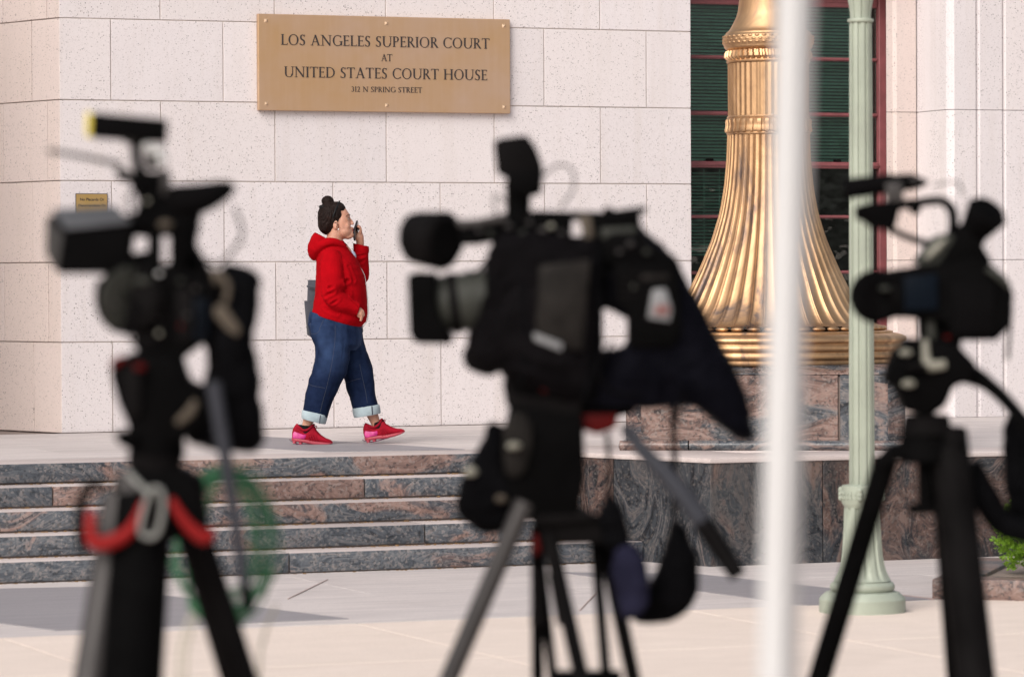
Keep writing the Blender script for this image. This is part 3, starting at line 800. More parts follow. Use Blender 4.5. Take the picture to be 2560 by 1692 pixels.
for i in range(4):
    t = math.pi / 4 + i * math.pi / 2 + .6
    for q in range(3):
        add_ell(bm, (53 * kp * math.cos(t), 53 * kp * math.sin(t), zp(1224 + q * 10)), (.014, .014, .016), 10, 8)
mobj('collar', bm, M['sage'], post, ang=R(40))
shaft = [(32.0, 1214), (31.5, 1000), (30.5, 700), (29.5, 400), (28.0, 60), (28.0, 52)]
bm = bmesh.new(); lathe(bm, prp(dens(shaft, 3)), 10 * 14, mod=lambda r, z, t, k: r - .008 * (1 if ((t * 10 / (2 * math.pi)) % 1) < .34 else 0)); mobj('fluted_shaft', bm, M['sage'], post, ang=R(30))
bm = bmesh.new(); lathe(bm, prp([(24, 57), (32, 56), (33.5, 52), (32, 48), (25, 47)]), 48); mobj('ring', bm, M['sage'], post, ang=R(50))
bm = bmesh.new(); lathe(bm, prp(crv([(26, 50), (26.5, 35), (29, 15), (34, -10), (41, -40), (46, -70)], 3)), 8 * 12, mod=lambda r, z, t, k: r - .006 * (1 if ((t * 8 / (2 * math.pi)) % 1) < .12 else 0)); mobj('capital', bm, M['sage'], post, ang=R(30))

# ------------------------------------------------------------------ planter kerb and shrub at the right edge
k0 = ground(2330, 1499, 0.0)
kb = empty('planter_kerb', k0, BA - R(38), label='low brown granite planter kerb at the right edge', cat='kerb')
box('kerb_stone', (0, 0, 0), (1.15, .22, .112), M['kerb'], kb, .01, 2)
box('kerb_stone', (1.156, 0, 0), (2.3, .22, .112), M['kerb'], kb, .01, 2)
box('kerb_stone', (0, .225, 0), (.22, 1.6, .112), M['kerb'], kb, .01, 2)
box('soil', (.2, .2, 0), (2.3, 1.6, .09), M['joint'], kb)
def shrub(name, c, rx, rz_, n, label):
    root = empty(name, c, 0, label=label, cat='shrub')
    rg = random.Random(int(c[0] * 100)); bm = bmesh.new(); st = bmesh.new()
    for i in range(9):
        a = rg.uniform(0, 6.28); q = rg.uniform(.3, .8)
        add_tube(st, [(0, 0, 0), (rx * q * .5 * math.cos(a), rx * q * .5 * math.sin(a), rz_ * .9), (rx * q * math.cos(a), rx * q * math.sin(a), rz_ * 1.7)], [.006, .004, .002], 6)
    tips = []
    while len(tips) < n // 9:
        p = Vector((rg.uniform(-1, 1), rg.uniform(-1, 1), rg.uniform(-1, 1)))
        if .45 < p.length < 1.0 + .14 * mnoise.noise(p * 3): tips.append(p)
    for p in tips:
        base = Vector((p.x * rx, p.y * rx, rz_ * 1.12 + p.z * rz_)); ax = (p + Vector((0, 0, .6))).normalized()
        for k in range(9):
            d = (ax + Vector((rg.gauss(0, .6), rg.gauss(0, .6), rg.gauss(0, .5)))).normalized()
            L = rg.uniform(.016, .028); wv = d.orthogonal().normalized(); wv.rotate(Matrix.Rotation(rg.uniform(0, 6.28), 3, d)); wv *= L * .3
            o = base + ax * rg.uniform(-.025, .03)
            nn = d.cross(wv).normalized() * L * .12
            v = [bm.verts.new(q) for q in (o, o + d * L * .5 + wv + nn, o + d * L, o + d * L * .5 - wv + nn)]
            bm.faces.new((v[0], v[1], v[2])); bm.faces.new((v[0], v[2], v[3]))
    mobj('stems', st, M['twig'], root); mobj('foliage', bm, M['leaf'], root, ang=False)
shrub('shrub', (T(2582, 1480, 20.75).x, 20.75, .085), .215, .20, 5400, 'bright green small leaved shrub in the planter at the right edge')
shrub('shrub', (T(2640, 1380, 21.6).x, 21.6, .085), .22, .40, 3000, 'taller green shrub just outside the right edge behind the small one')

#PART3
# ------------------------------------------------------------------ the woman walking on the terrace
WD = 25.32
W0 = ground(800, 1110, 0.62); W0 = Vector((T(700 + 240 / 2.306, 1110, WD).x, WD, 0.62))
k4 = WD / FPX / 2.306; k5 = WD / FPX / 7.127; k6 = WD / FPX / 6.592
def A(x, y, w=0): return Vector(((x - 240) * k4, w * k4, (1500 - y) * k4))
def H5(x, y, w=0): return Vector(((92.2 + .3236 * x - 240) * k4, w * k5, (1500 - (46.1 + .3236 * y)) * k4))
def F6(x, y, w=0): return Vector(((x / 6.592 * 2.306 - 240) * k4, w * k6, (1500 - (520 / 1 + y / 6.592) * 2.306) * k4))
SK = MT('skin'); v_ = SK.coord(rnd=False)
SK.setp(Base_Color=SK.mix(SK.ramp(SK.noise(v_, 22, 4), [(.35, 0.0), (.7, 1.0)]), (.45, .22, .145), (.52, .27, .19)), Roughness=.5, Subsurface_Weight=.12, Subsurface_Scale=.01)
SK.bump(SK.noise(v_, 120, 3), .08, .002)
M['skin'] = SK.m
HR = MT('dark_hair'); v_ = HR.coord((30, 30, 4), rnd=False)
HR.setp(Base_Color=HR.ramp(HR.noise(v_, 3, 5, .7, .5), [(.3, (.006, .0035, .003)), (.6, (.015, .0075, .006)), (.8, (.045, .018, .012))]), Roughness=.6, Specular_IOR_Level=.12)
HR.bump(HR.noise(v_, 5, 4, .7), .6, .006)
M['hair'] = HR.m
HD = MT('red_fleece'); v_ = HD.coord(rnd=False)
HD.setp(Base_Color=HD.ramp(HD.noise(v_, 10, 4), [(.3, (.27, .0015, .0045)), (.7, (.34, .0020, .0058))]), Roughness=.95, Specular_IOR_Level=.04)
HD.bump(HD.math('ADD', HD.noise(v_, 7, 4, .55, .9), HD.math('MULTIPLY', HD.noise(v_, 260, 2), .05)), .3, .02)
M['hoodie'] = HD.m
DN = MT('dark_denim'); v_ = DN.coord(rnd=False)
fade = DN.noise(DN.coord((1, 1, .45), rnd=False), 4.2, 4, .6, .4)
sepz = DN.n('SeparateXYZ'); DN.l(v_, sepz.inputs[0])
hi_ = DN.math('MULTIPLY', DN.ramp(sepz.outputs[2], [(.42, 0.0), (.62, 1.0)]), DN.ramp(fade, [(.36, 0.0), (.68, 1.0)]))
DN.setp(Base_Color=DN.mix(hi_, DN.ramp(DN.noise(v_, 18, 4), [(.3, (.0042, .009, .028)), (.7, (.009, .017, .048))]), (.036, .066, .148)), Roughness=.9, Specular_IOR_Level=.08)
DN.bump(DN.math('ADD', DN.noise(DN.coord((1, 1, .55), rnd=False), 9, 4, .6, 1.0), DN.math('MULTIPLY', DN.noise(v_, 420, 2), .05)), .6, .02)
M['denim'] = DN.m
M['cuff'] = m_fabric('pale_denim_cuff', (.33, .40, .43), .12, .9, .35, 14)
M['stitch'] = m_plain('stitching', (.05, .055, .075), .8)
M['sock'] = m_fabric('black_sock', (.010, .010, .011), .2, .95, .3, 40)
M['shoe_red'] = m_fabric('red_mesh_shoe', (.27, .005, .017), .2, .8, .35, 60, 0.0, 300)
M['shoe_pink'] = m_plain('magenta_heel_panel', (.46, .018, .17), .45, var=.25, nscale=60)
M['shoe_sole'] = m_plain('coral_sole', (.36, .04, .062), .55)
M['shoe_plate'] = m_plain('dark_shank', (.10, .012, .06), .35)
M['bag'] = m_fabric('slate_bag_fabric', (.055, .057, .070), .1, .8, .3, 9)
M['lip'] = m_plain('lip', (.24, .055, .05), .5)
M['brow'] = m_plain('eyebrow', (.045, .02, .014), .8)
M['eye'] = m_plain('eye', (.02, .014, .012), .25)
M['eyewhite'] = m_plain('eye_white', (.55, .48, .45), .3)
M['pearl'] = m_plain('pearl', (.75, .70, .66), .15)
M['zip'] = m_plain('pale_zip', (.55, .50, .50), .5)
M['tee'] = m_plain('pale_blue_shirt', (.42, .47, .60), .8, var=.2, nscale=50)
M['bandm'] = m_plain('black_headband', (.008, .009, .010), .5, spec=.15)
M['phone'] = m_plain('black_phone', (.008, .009, .011), .18)

wo_ = empty('person', W0, 0, label='woman in red hooded sweatshirt and rolled jeans walking with phone at mouth', cat='person')

# --- body: one continuous skin mesh
bm = bmesh.new()
add_ell(bm, H5(690, 455), (250 * k5, 186 * k5, 258 * k5), 32, 20)
add_ell(bm, H5(842, 560), (148 * k5, 168 * k5, 288 * k5), 32, 20)
add_ell(bm, H5(862, 705), (165 * k5, 158 * k5, 135 * k5), 24, 16)
add_ell(bm, H5(1000, 768), (55 * k5, 75 * k5, 55 * k5), 20, 12)
add_ell(bm, H5(940, 800), (90 * k5, 95 * k5, 50 * k5), 20, 12)
add_ell(bm, H5(950, 425), (34 * k5, 95 * k5, 40 * k5), 16, 10)
add_tube(bm, [H5(962, 455), H5(1000, 515), H5(1036, 562)], [20 * k5, 22 * k5, 26 * k5], 10, sub=3)
add_ell(bm, H5(1025, 574), (32 * k5, 40 * k5, 22 * k5), 14, 10)
add_ell(bm, H5(1012, 655), (38 * k5, 62 * k5, 30 * k5), 14, 10)
add_ell(bm, H5(1018, 715), (34 * k5, 55 * k5, 26 * k5), 14, 10)
for s in (-1, 1):
    add_ell(bm, H5(915, 610, s * 88), (78 * k5, 70 * k5, 95 * k5), 16, 10)
    add_ell(bm, H5(735, 600, s * 178), (52 * k5, 22 * k5, 78 * k5), 18, 12, Matrix.Rotation(s * .25, 3, 'Z').to_euler())
add_tube(bm, [H5(740, 640), H5(715, 800), H5(690, 960), H5(650, 1080)], [150 * k5, 148 * k5, 165 * k5, 250 * k5], 20, sub=3)
# trunk and limbs inside the clothes
add_tube(bm, [A(310, 380), A(335, 470), A(345, 600), A(345, 720), A(330, 800)], [.10, .135, .145, .145, .13], 18, sub=3)
add_tube(bm, [A(285, 800, -75), A(280, 1000, -78), A(245, 1190, -75), A(190, 1310, -72), A(158, 1390, -70), A(160, 1425, -70)], [.085, .075, .055, .042, .031, .033], 16, sub=3)
add_tube(bm, [A(360, 800, 75), A(415, 1000, 78), A(450, 1180, 75), A(515, 1300, 72), A(548, 1375, 70), A(562, 1410, 70)], [.085, .075, .055, .043, .032, .034], 16, sub=3)
add_ell(bm, A(205, 1462, -70), (.055, .03, .024)); add_ell(bm, A(605, 1440, 70), (.055, .03, .024))
add_tube(bm, [A(300, 420, -120), A(318, 540, -165), A(325, 645, -180), A(395, 690, -175), A(462, 735, -165)], [.05, .045, .042, .034, .024], 14, sub=3)
add_tube(bm, [A(345, 420, 120), A(415, 500, 150), A(462, 560, 140), A(466, 450, 110), A(464, 352, 88)], [.05, .045, .042, .034, .025], 14, sub=3)
# near hand: knuckles at the pocket mouth
add_tube(bm, [A(455, 728, -165), A(472, 742, -165), A(480, 765, -160)], [.027, .030, .024], 12, sub=2)
add_tube(bm, [A(466, 722, -172), A(480, 732, -176), A(486, 750, -174)], [.011, .012, .010], 8, sub=2)
for q, (wx, zz) in enumerate(((-186, 0), (-176, 4), (-160, 5), (-146, 2))):
    add_tube(bm, [A(470, 748 + zz, wx), A(482, 764 + zz, wx + 4), A(474, 790, wx + 10)], [.0095, .009, .0085], 8, sub=2)
# far hand: palm, four fingers wrapped round the phone, thumb on the near side
add_tube(bm, [A(466, 352, 88), A(464, 330, 82), A(460, 305, 78), A(458, 282, 76)], [.025, .027, .030, .024], 14, sub=2)
for q, (y0, y1, wq_) in enumerate(((288, 252, 46), (284, 246, 62), (286, 248, 80), (292, 258, 96))):
    add_tube(bm, [A(463, y0, wq_ + 12), A(470, (y0 + y1) / 2, wq_ + 6), A(463, y1, wq_), A(451, y1 - 4, wq_ - 6)], [.0095, .009, .0085, .0075], 9, sub=2)
add_tube(bm, [A(450, 318, 66), A(440, 305, 48), A(434, 288, 36)], [.013, .011, .009], 9, sub=2)
remeshed('body', bm, M['skin'], wo_, .0042, 5)

# --- face details
def small(name, bm, mat, ang=R(60)): return mobj(name, bm, M[mat], wo_, ang=ang)
for s in (-1, 1):
    bm = bmesh.new(); add_ell(bm, H5(958, 488, s * 78), (14 * k5, 24 * k5, 8 * k5), 14, 10); small('eye_white', bm, 'eyewhite')
    bm = bmesh.new(); add_ell(bm, H5(968, 488, s * 78), (9 * k5, 13 * k5, 7.5 * k5), 12, 8); small('iris', bm, 'eye')
    bm = bmesh.new(); add_tube(bm, [H5(915, 448, s * 135), H5(945, 420, s * 118), H5(972, 408, s * 85), H5(986, 415, s * 45)], [.0012, .0022, .0025, .0015], 8, sub=3); small('eyebrow', bm, 'brow')
    bm = bmesh.new(); add_tube(bm, [H5(935, 492, s * 112), H5(955, 473, s * 98), H5(978, 474, s * 80)], [.0010, .0016, .0012], 8, sub=3); small('eyelid', bm, 'brow')
    bm = bmesh.new(); add_ell(bm, H5(785, 672, s * 196), (.0052, .0045, .0052), 12, 8); small('earring', bm, 'pearl')
bm = bmesh.new(); add_ell(bm, H5(1026, 666), (30 * k5, 52 * k5, 13 * k5), 14, 8); add_ell(bm, H5(1026, 702), (32 * k5, 48 * k5, 15 * k5), 14, 8); remeshed('lips', bm, M['lip'], wo_, .0015, 3)
bm = bmesh.new(); add_tube(bm, [H5(715, 560, -196), H5(745, 555, -204), H5(765, 590, -200), H5(750, 640, -200)], .0022, 8, sub=3); small('ear_fold', bm, 'brow')
# --- hair
bm = bmesh.new()
add_ell(bm, H5(622, 445), (214 * k5, 222 * k5, 285 * k5), 40, 28)
add_ell(bm, H5(575, 560), (163 * k5, 205 * k5, 205 * k5), 36, 24)
add_ell(bm, H5(575, 660), (118 * k5, 175 * k5, 92 * k5), 28, 18)
add_ell(bm, H5(742, 305), (160 * k5, 178 * k5, 128 * k5), 32, 20)
for s in (-1, 1):
    add_ell(bm, H5(740, 410, s * 105), (102 * k5, 112 * k5, 135 * k5), 24, 16)
    add_ell(bm, H5(768, 490, s * 160), (30 * k5, 26 * k5, 58 * k5), 14, 10)
add_ell(bm, H5(586, 165), (108 * k5, 100 * k5, 92 * k5), 28, 18)
def hairstr(co, q):
    d = co - H5(600, 240); a = math.atan2(d.x, -d.z) * 26 + math.atan2(co.y, -d.z) * 22
    return .0016 * math.sin(a + 3 * mnoise.noise(co * 30)) + .0025 * mnoise.noise(co * 45)
remeshed('hair', bm, M['hair'], wo_, .0032, 7, hairstr)
bm = bmesh.new()
add_tube(bm, [H5(x, y, w_) for x, y, w_ in ((690, 462, -238), (706, 410, -232), (738, 330, -206), (770, 250, -140), (790, 190, -60), (796, 172, 0), (790, 190, 60), (770, 250, 140), (738, 330, 206), (700, 410, 232))], [.0035, .0048, .0055, .0058, .006, .006, .006, .0055, .0048, .0035], 10, sub=4)
small('headband', bm, 'bandm')
bm = bmesh.new(); add_ell(bm, H5(468, 272, -40), (38 * k5, 60 * k5, 36 * k5), 16, 10); add_tube(bm, [H5(480, 300, -120), H5(505, 270, -130), H5(520, 240, -120)], 14 * k5, 8, sub=3)
for i in range(12):
    t = i * math.pi / 6
    add_ell(bm, H5(575 + 92 * math.cos(t), 245 - 20 * math.cos(t), 88 * math.sin(t)), (20 * k5, 20 * k5, 16 * k5), 8, 6)
remeshed('hair_tie', bm, M['bandm'], wo_, .003, 2)

# --- hooded sweatshirt
def trunk(rows_, n=28, pw=2.3):
    out = []
    for (xl, yl, xr, yr, hw_, wc) in rows_:
        a = (A(xr, yr) - A(xl, yl)) / 2; c = (A(xr, yr) + A(xl, yl)) / 2 + Vector((0, wc * k4, 0))
        out.append(ering(c, a, Vector((0, hw_ * k4, 0)), n, pw))
    return out
def fold(co, q, amp, sc, seedv):
    p = Vector((co.x * 1.0, co.y * .8, co.z * 1.6)) * sc + Vector((seedv, 0, 0))
    n1 = mnoise.noise(p + .8 * mnoise.noise_vector(p * .6)); n2 = mnoise.noise(p * 2.3 + Vector((4, 1, 7)))
    return amp * (.7 * (1 - abs(n1) * 2.2) + .35 * n2)
bm = bmesh.new()
add_loft(bm, trunk([(262, 318, 372, 330, 70, 0), (245, 345, 398, 370, 110, 0), (228, 395, 426, 405, 150, 0), (216, 450, 458, 450, 172, 0), (213, 520, 490, 522, 178, 0), (211, 590, 501, 600, 180, 0), (205, 650, 507, 675, 184, 0), (194, 715, 510, 750, 188, 0), (188, 742, 500, 795, 186, 0), (189, 748, 464, 832, 178, 0)]))
add_tube(bm, [A(305, 400, -125), A(312, 480, -160), A(318, 580, -182), A(322, 645, -186), A(372, 685, -186), A(425, 710, -176), A(462, 722, -168)], [.060, .074, .073, .070, .060, .048, .041], 20, sub=4)
add_tube(bm, [A(352, 410, 125), A(415, 490, 150), A(455, 545, 150), A(465, 480, 128), A(468, 420, 104), A(470, 362, 92)], [.062, .070, .062, .055, .051, .050], 20, sub=4)
# waistband and hood
add_tube(bm, [A(402, 392, -58), A(365, 352, -98), A(300, 335, -112), A(238, 362, -88), A(205, 395, 0), A(238, 362, 88), A(300, 335, 112), A(365, 352, 98), A(402, 392, 58)], [.010, .020, .028, .034, .036, .034, .028, .020, .010], 16, sub=5)
add_loft(bm, [ering(A(268, 312), A(330, 345) - A(268, 312), Vector((0, 78 * k4, 0)), 24), ering(A(238, 340), A(290, 372) - A(238, 340), Vector((0, 104 * k4, 0)), 24), ering(A(212, 385), A(258, 415) - A(212, 385), Vector((0, 100 * k4, 0)), 24), ering(A(195, 415), A(224, 440) - A(195, 415), Vector((0, 70 * k4, 0)), 24), ering(A(185, 430), A(196, 442) - A(185, 430), Vector((0, 40 * k4, 0)), 24)])
def crease(co, a, b, wdt, dep):
    """soft crease pressed along the segment a-b"""
    d = b - a; t = max(0.0, min(1.0, (co - a).dot(d) / d.length_squared)); r = (co - (a + d * t)).length
    return -dep * math.exp(-(r / wdt) ** 2) + dep * .7 * math.exp(-((r - 2.0 * wdt) / wdt) ** 2)
CR = [(A(300, 600, -245), A(400, 560, -170), .010, .010), (A(395, 585, -200), A(425, 640, -190), .010, .011), (A(270, 650, -230), A(345, 612, -262), .009, .006), (A(300, 700, -230), A(380, 650, -262), .008, .005), (A(258, 470, -170), A(262, 620, -190), .010, .010), (A(400, 480, -150), A(430, 560, -150), .010, .006), (A(225, 700, -170), A(340, 745, -190), .010, .006), (A(350, 430, -150), A(395, 520, -150), .011, .006), (A(430, 470, 60), A(500, 440, 60), .010, .005), (A(440, 420, 60), A(505, 410, 60), .008, .004)]
def hd(co, q):
    a = .0030 if co.z > A(0, 735).z else .0012
    return fold(co, q, a, 8, 3) + sum(crease(co, *c) for c in CR)
hood = remeshed('sweatshirt', bm, M['hoodie'], wo_, .0052, 5, hd)
bm = bmesh.new()
zp_ = [(398, 386), (408, 398), (425, 424), (448, 455), (474, 492), (493, 530), (500, 570), (505, 620), (511, 680), (513, 740), (506, 790), (476, 832)]
add_tube(bm, [A(x + 1, y, -26) for x, y in zp_], .0021, 8, sub=4); small('zip', bm, 'zip')
bm = bmesh.new(); add_ell(bm, A(424, 410, 6), (.021, .035, .032), 18, 12, Matrix.Rotation(-.5, 3, 'Y').to_euler()); small('shirt', bm, 'tee')
bm = bmesh.new(); add_tube(bm, [A(420, 662, -236 + 20), A(448, 690, -228 + 16), A(462, 720, -218 + 12), A(452, 748, -212 + 10)], .0028, 8, sub=3)
small('pocket_seam', bm, 'hoodie')
# sleeve cuffs
bm = bmesh.new(); add_loft(bm, [ering(A(425, 712, -176), Vector((.012, 0, .042)), Vector((0, .044, 0)), 20), ering(A(445, 720, -172), Vector((.013, 0, .040)), Vector((0, .041, 0)), 20), ering(A(466, 728, -168), Vector((.012, 0, .036)), Vector((0, .037, 0)), 20)]); small('cuff', bm, 'hoodie')
bm = bmesh.new(); add_loft(bm, [ering(A(470, 392, 96), Vector((.0515, 0, -.008)), Vector((0, .052, 0)), 20), ering(A(470, 368, 92), Vector((.053, 0, -.012)), Vector((0, .053, 0)), 20), ering(A(470, 352, 90), Vector((.052, 0, -.012)), Vector((0, .052, 0)), 20)]); small('cuff', bm, 'hoodie')

# --- jeans
bm = bmesh.new()
add_loft(bm, trunk([(178, 735, 462, 790, 165, 0), (168, 775, 470, 815, 176, 0), (166, 815, 474, 850, 178, 0), (176, 865, 476, 890, 172, 0), (200, 905, 470, 930, 160, 0), (235, 945, 440, 960, 130, 0)]))
add_loft(bm, trunk([(168, 800, 400, 830, 95, -85), (183, 870, 412, 880, 96, -86), (207, 930, 414, 935, 96, -86), (212, 990, 408, 1000, 95, -86), (197, 1060, 392, 1085, 92, -84), (174, 1125, 360, 1145, 90, -82), (158, 1185, 330, 1205, 88, -80), (147, 1245, 302, 1265, 86, -78), (138, 1305, 282, 1330, 84, -76), (136, 1325, 275, 1352, 82, -76)], 24))
add_loft(bm, trunk([(300, 800, 474, 830, 95, 85), (320, 880, 478, 890, 96, 86), (335, 930, 490, 935, 95, 86), (345, 1000, 512, 995, 94, 86), (356, 1060, 530, 1055, 92, 84), (368, 1125, 541, 1115, 90, 82), (382, 1185, 545, 1180, 88, 80), (402, 1245, 552, 1232, 86, 78), (418, 1300, 564, 1282, 84, 76), (424, 1325, 570, 1305, 82, 76)], 24))
def jd(co, q):
    return fold(co, q, .0020, 11, 11) + .0016 * math.sin(co.z * 60 + co.x * 40 + 2.5 * math.sin(co.x * 22)) * (1 if .3 < co.z < .62 else .35)
remeshed('jeans', bm, M['denim'], wo_, .005, 3, jd)
def cuffring(tl, tr_, br_, bl, wc, hw_):
    b = bmesh.new(); rings = []
    for f_ in (0, .08, .5, .92, 1.0, .9):
        l_ = A(tl[0] + (bl[0] - tl[0]) * f_, tl[1] + (bl[1] - tl[1]) * f_); r_ = A(tr_[0] + (br_[0] - tr_[0]) * f_, tr_[1] + (br_[1] - tr_[1]) * f_)
        g = {0: .96, .08: 1.0, .5: 1.02, .92: 1.0, 1.0: .97, .9: .8}[f_]
        if len(rings) == 5: g = .82
        rings.append(ering((l_ + r_) / 2 + Vector((0, wc * k4, 0)), (r_ - l_) / 2 * g, Vector((0, hw_ * k4 * g, 0)), 28, 2.4))
    add_loft(b, rings); return b
mobj('jeans_cuff', cuffring((133, 1297), (281, 1328), (267, 1383), (128, 1346), -76, 88), M['cuff'], wo_, ang=R(60))
mobj('jeans_cuff', cuffring((413, 1297), (572, 1273), (580, 1326), (424, 1352), 76, 88), M['cuff'], wo_, ang=R(60))
# seams: outer seam, knee seams, back pocket
def proj_out(o, pts):
    """drop points on the near side of mesh o (towards the viewer) along +Y"""
    out = []
    for p in pts:
        ok, loc, nor, idx = o.ray_cast(Vector((p.x, -1.0, p.z)), Vector((0, 1, 0)))
        out.append(loc + nor * .0008 if ok else p)
    return out
bpy.context.view_layer.update()
jn = [c for c in wo_.children if c.name.startswith('jeans') and 'cuff' not in c.name][0]
for pts in (((330, 812), (328, 900), (315, 1000), (300, 1080), (278, 1170), (255, 1250), (240, 1310)), ((170, 1148), (205, 1160), (240, 1166), (268, 1172)), ((372, 1148), (405, 1140), (440, 1128), (468, 1122)), ((462, 1040), (478, 1120), (495, 1200), (505, 1265)),
            ((188, 862), (215, 862), (238, 846), (243, 828)), ((186, 800), (183, 840), (190, 862)), ((243, 828), (262, 782))):
    P, _ = cr([A(x, y) for x, y in pts], [0] * len(pts), 6)
    bm = bmesh.new(); add_tube(bm, proj_out(jn, P), .0009, 6); small('seam', bm, 'stitch')
bm = bmesh.new(); add_tube(bm, [A(243, 1326, -76 - 80), A(238, 1350, -76 - 86), A(236, 1376, -76 - 82)], .0022, 6); small('cuff_seam', bm, 'stitch')
bm = bmesh.new(); add_tube(bm, [A(531, 1281, 76 - 82), A(533, 1305, 76 - 86), A(534, 1331, 76 - 82)], .004, 6); small('cuff_seam', bm, 'stitch')

# --- socks and shoes
bm = bmesh.new(); add_loft(bm, [ering(A(150, 1388, -70), A(186, 1392, -70) - A(149, 1388, -70), Vector((0, .036, 0)), 20), ering(A(149, 1412, -70), A(187, 1414, -70) - A(149, 1412, -70), Vector((0, .037, 0)), 20), ering(A(158, 1445, -70), A(200, 1450, -70) - A(158, 1445, -70), Vector((0, .035, 0)), 20)]); small('sock', bm, 'sock')
bm = bmesh.new(); add_loft(bm, [ering(A(561, 1374, 70), A(597, 1360, 70) - A(561, 1374, 70), Vector((0, .036, 0)), 20), ering(A(567, 1396, 70), A(604, 1383, 70) - A(567, 1396, 70), Vector((0, .037, 0)), 20), ering(A(580, 1430, 70), A(620, 1420, 70) - A(580, 1430, 70), Vector((0, .035, 0)), 20)]); small('sock', bm, 'sock')
def shoe():
    """shoe in its own frame: heel bottom at the origin, toe along +X"""
    def S6(x, y, w=0): return Vector(((x - 300) * k6, w * k6, (872 - y) * k6))
    parts = []
    bm = bmesh.new(); rings = []
    for x, yb, yt, hw_ in ((212, 770, 672, 34), (226, 782, 610, 62), (262, 790, 548, 82), (300, 796, 532, 90), (350, 806, 585, 92), (420, 815, 640, 94), (490, 822, 622, 97), (545, 826, 560, 98), (580, 828, 566, 98), (620, 832, 640, 100), (690, 840, 712, 104), (770, 848, 765, 104), (830, 850, 785, 90), (862, 850, 808, 64), (876, 846, 826, 34)):
        c = S6(x, (yb + yt) / 2); rings.append(ering(c, Vector((0, hw_ * k6, 0)), Vector((0, 0, (yb - yt) / 2 * k6)), 22, 2.6))
    add_loft(bm, rings); setsmooth(bm, R(70)); parts.append(('upper', bm, 'shoe_red'))
    bm = bmesh.new(); rings = []
    for x, yb, yt, hw_ in ((205, 800, 752, 40), (225, 812, 752, 72), (300, 826, 756, 94), (420, 842, 775, 98), (560, 872, 805, 102), (700, 878, 822, 108), (800, 872, 832, 100), (855, 862, 828, 72), (880, 848, 826, 36)):
        c = S6(x, (yb + yt) / 2); rings.append(ering(c, Vector((0, hw_ * k6, 0)), Vector((0, 0, (yb - yt) / 2 * k6)), 22, 4))
    add_loft(bm, rings); parts.append(('sole', bm, 'shoe_sole'))
    bm = bmesh.new(); rings = []
    for x, yb, yt, hw_ in ((165, 786, 770, 30), (200, 820, 806, 62), (260, 852, 840, 82), (340, 868, 856, 86), (430, 872, 858, 88), (560, 876, 860, 92), (660, 872, 864, 90)):
        c = S6(x, (yb + yt) / 2); rings.append(ering(c, Vector((0, hw_ * k6, 0)), Vector((0, 0, (yb - yt) / 2 * k6)), 18, 4))
    add_loft(bm, rings); parts.append(('heel_plate', bm, 'shoe_plate'))
    for x, y0, y1 in ((252, 812, 846), (352, 826, 864)):
        for s in (-1, 1):
            bm = bmesh.new(); add_tube(bm, [S6(x, y0 - 12, s * 52), S6(x, y1, s * 52)], 30 * k6, 14); parts.append(('heel_column', bm, 'shoe_sole'))
    for s in (-1, 1):
        bm = bmesh.new(); P = [(222, 700), (250, 648), (310, 672), (390, 700), (448, 705), (440, 745), (420, 778), (330, 765), (225, 765)]
        top = [S6(x, y, s * (80 if x < 240 else 98)) for x, y in P]; add_prism(bm, top, (0, -s * .006, 0), .0015, 1); parts.append(('heel_panel', bm, 'shoe_pink'))
    for x, y in ((560, 615), (590, 655), (625, 690), (660, 715)):
        bm = bmesh.new(); add_tube(bm, [S6(x - 14, y + 16, -72), S6(x + 4, y - 14, -30), S6(x + 6, y - 18, 0), S6(x + 4, y - 14, 30), S6(x - 14, y + 16, 72)], .0032, 8, sub=3); parts.append(('lace', bm, 'shoe_red'))
    bm = bmesh.new(); add_tube(bm, [S6(575, 600, -10), S6(600, 565, -30), S6(622, 575, -44), S6(600, 610, -40)], .0028, 8, sub=3); parts.append(('lace', bm, 'shoe_red'))
    for x in (480, 520, 560, 600):
        bm = bmesh.new(); add_tube(bm, [S6(x, 700, -103), S6(x + 12, 760, -106), S6(x + 30, 815, -106)], [.002, .003, .002], 6, sub=2); parts.append(('side_rib', bm, 'shoe_red'))
    # padded collar
    bm = bmesh.new(); add_tube(bm, [S6(292, 545, 0), S6(320, 575, -62), S6(400, 632, -84), S6(480, 620, -82), S6(545, 565, -58), S6(568, 548, 0), S6(545, 565, 58), S6(480, 620, 82), S6(400, 632, 84), S6(320, 575, 62), S6(292, 545, 0)], .009, 10, sub=3); parts.append(('collar', bm, 'shoe_red'))
    return parts
sh1 = empty('shoe'); sh1.parent = wo_; sh1.location = F6(300, 872, -70 * k4 / k6)
sh2 = empty('shoe'); sh2.parent = wo_; sh2.location = F6(1508, 874, 70 * k4 / k6); sh2.rotation_euler = (0, R(-16.5), 0)
for nm, b, mt in shoe():
    o = mobj(nm, b, M[mt], sh1, ang=R(50)); o2 = o.copy(); COL.objects.link(o2); o2.parent = sh2
# the forward heel touches the ground
sh1.location.z = .0005; sh2.location.z = .0035

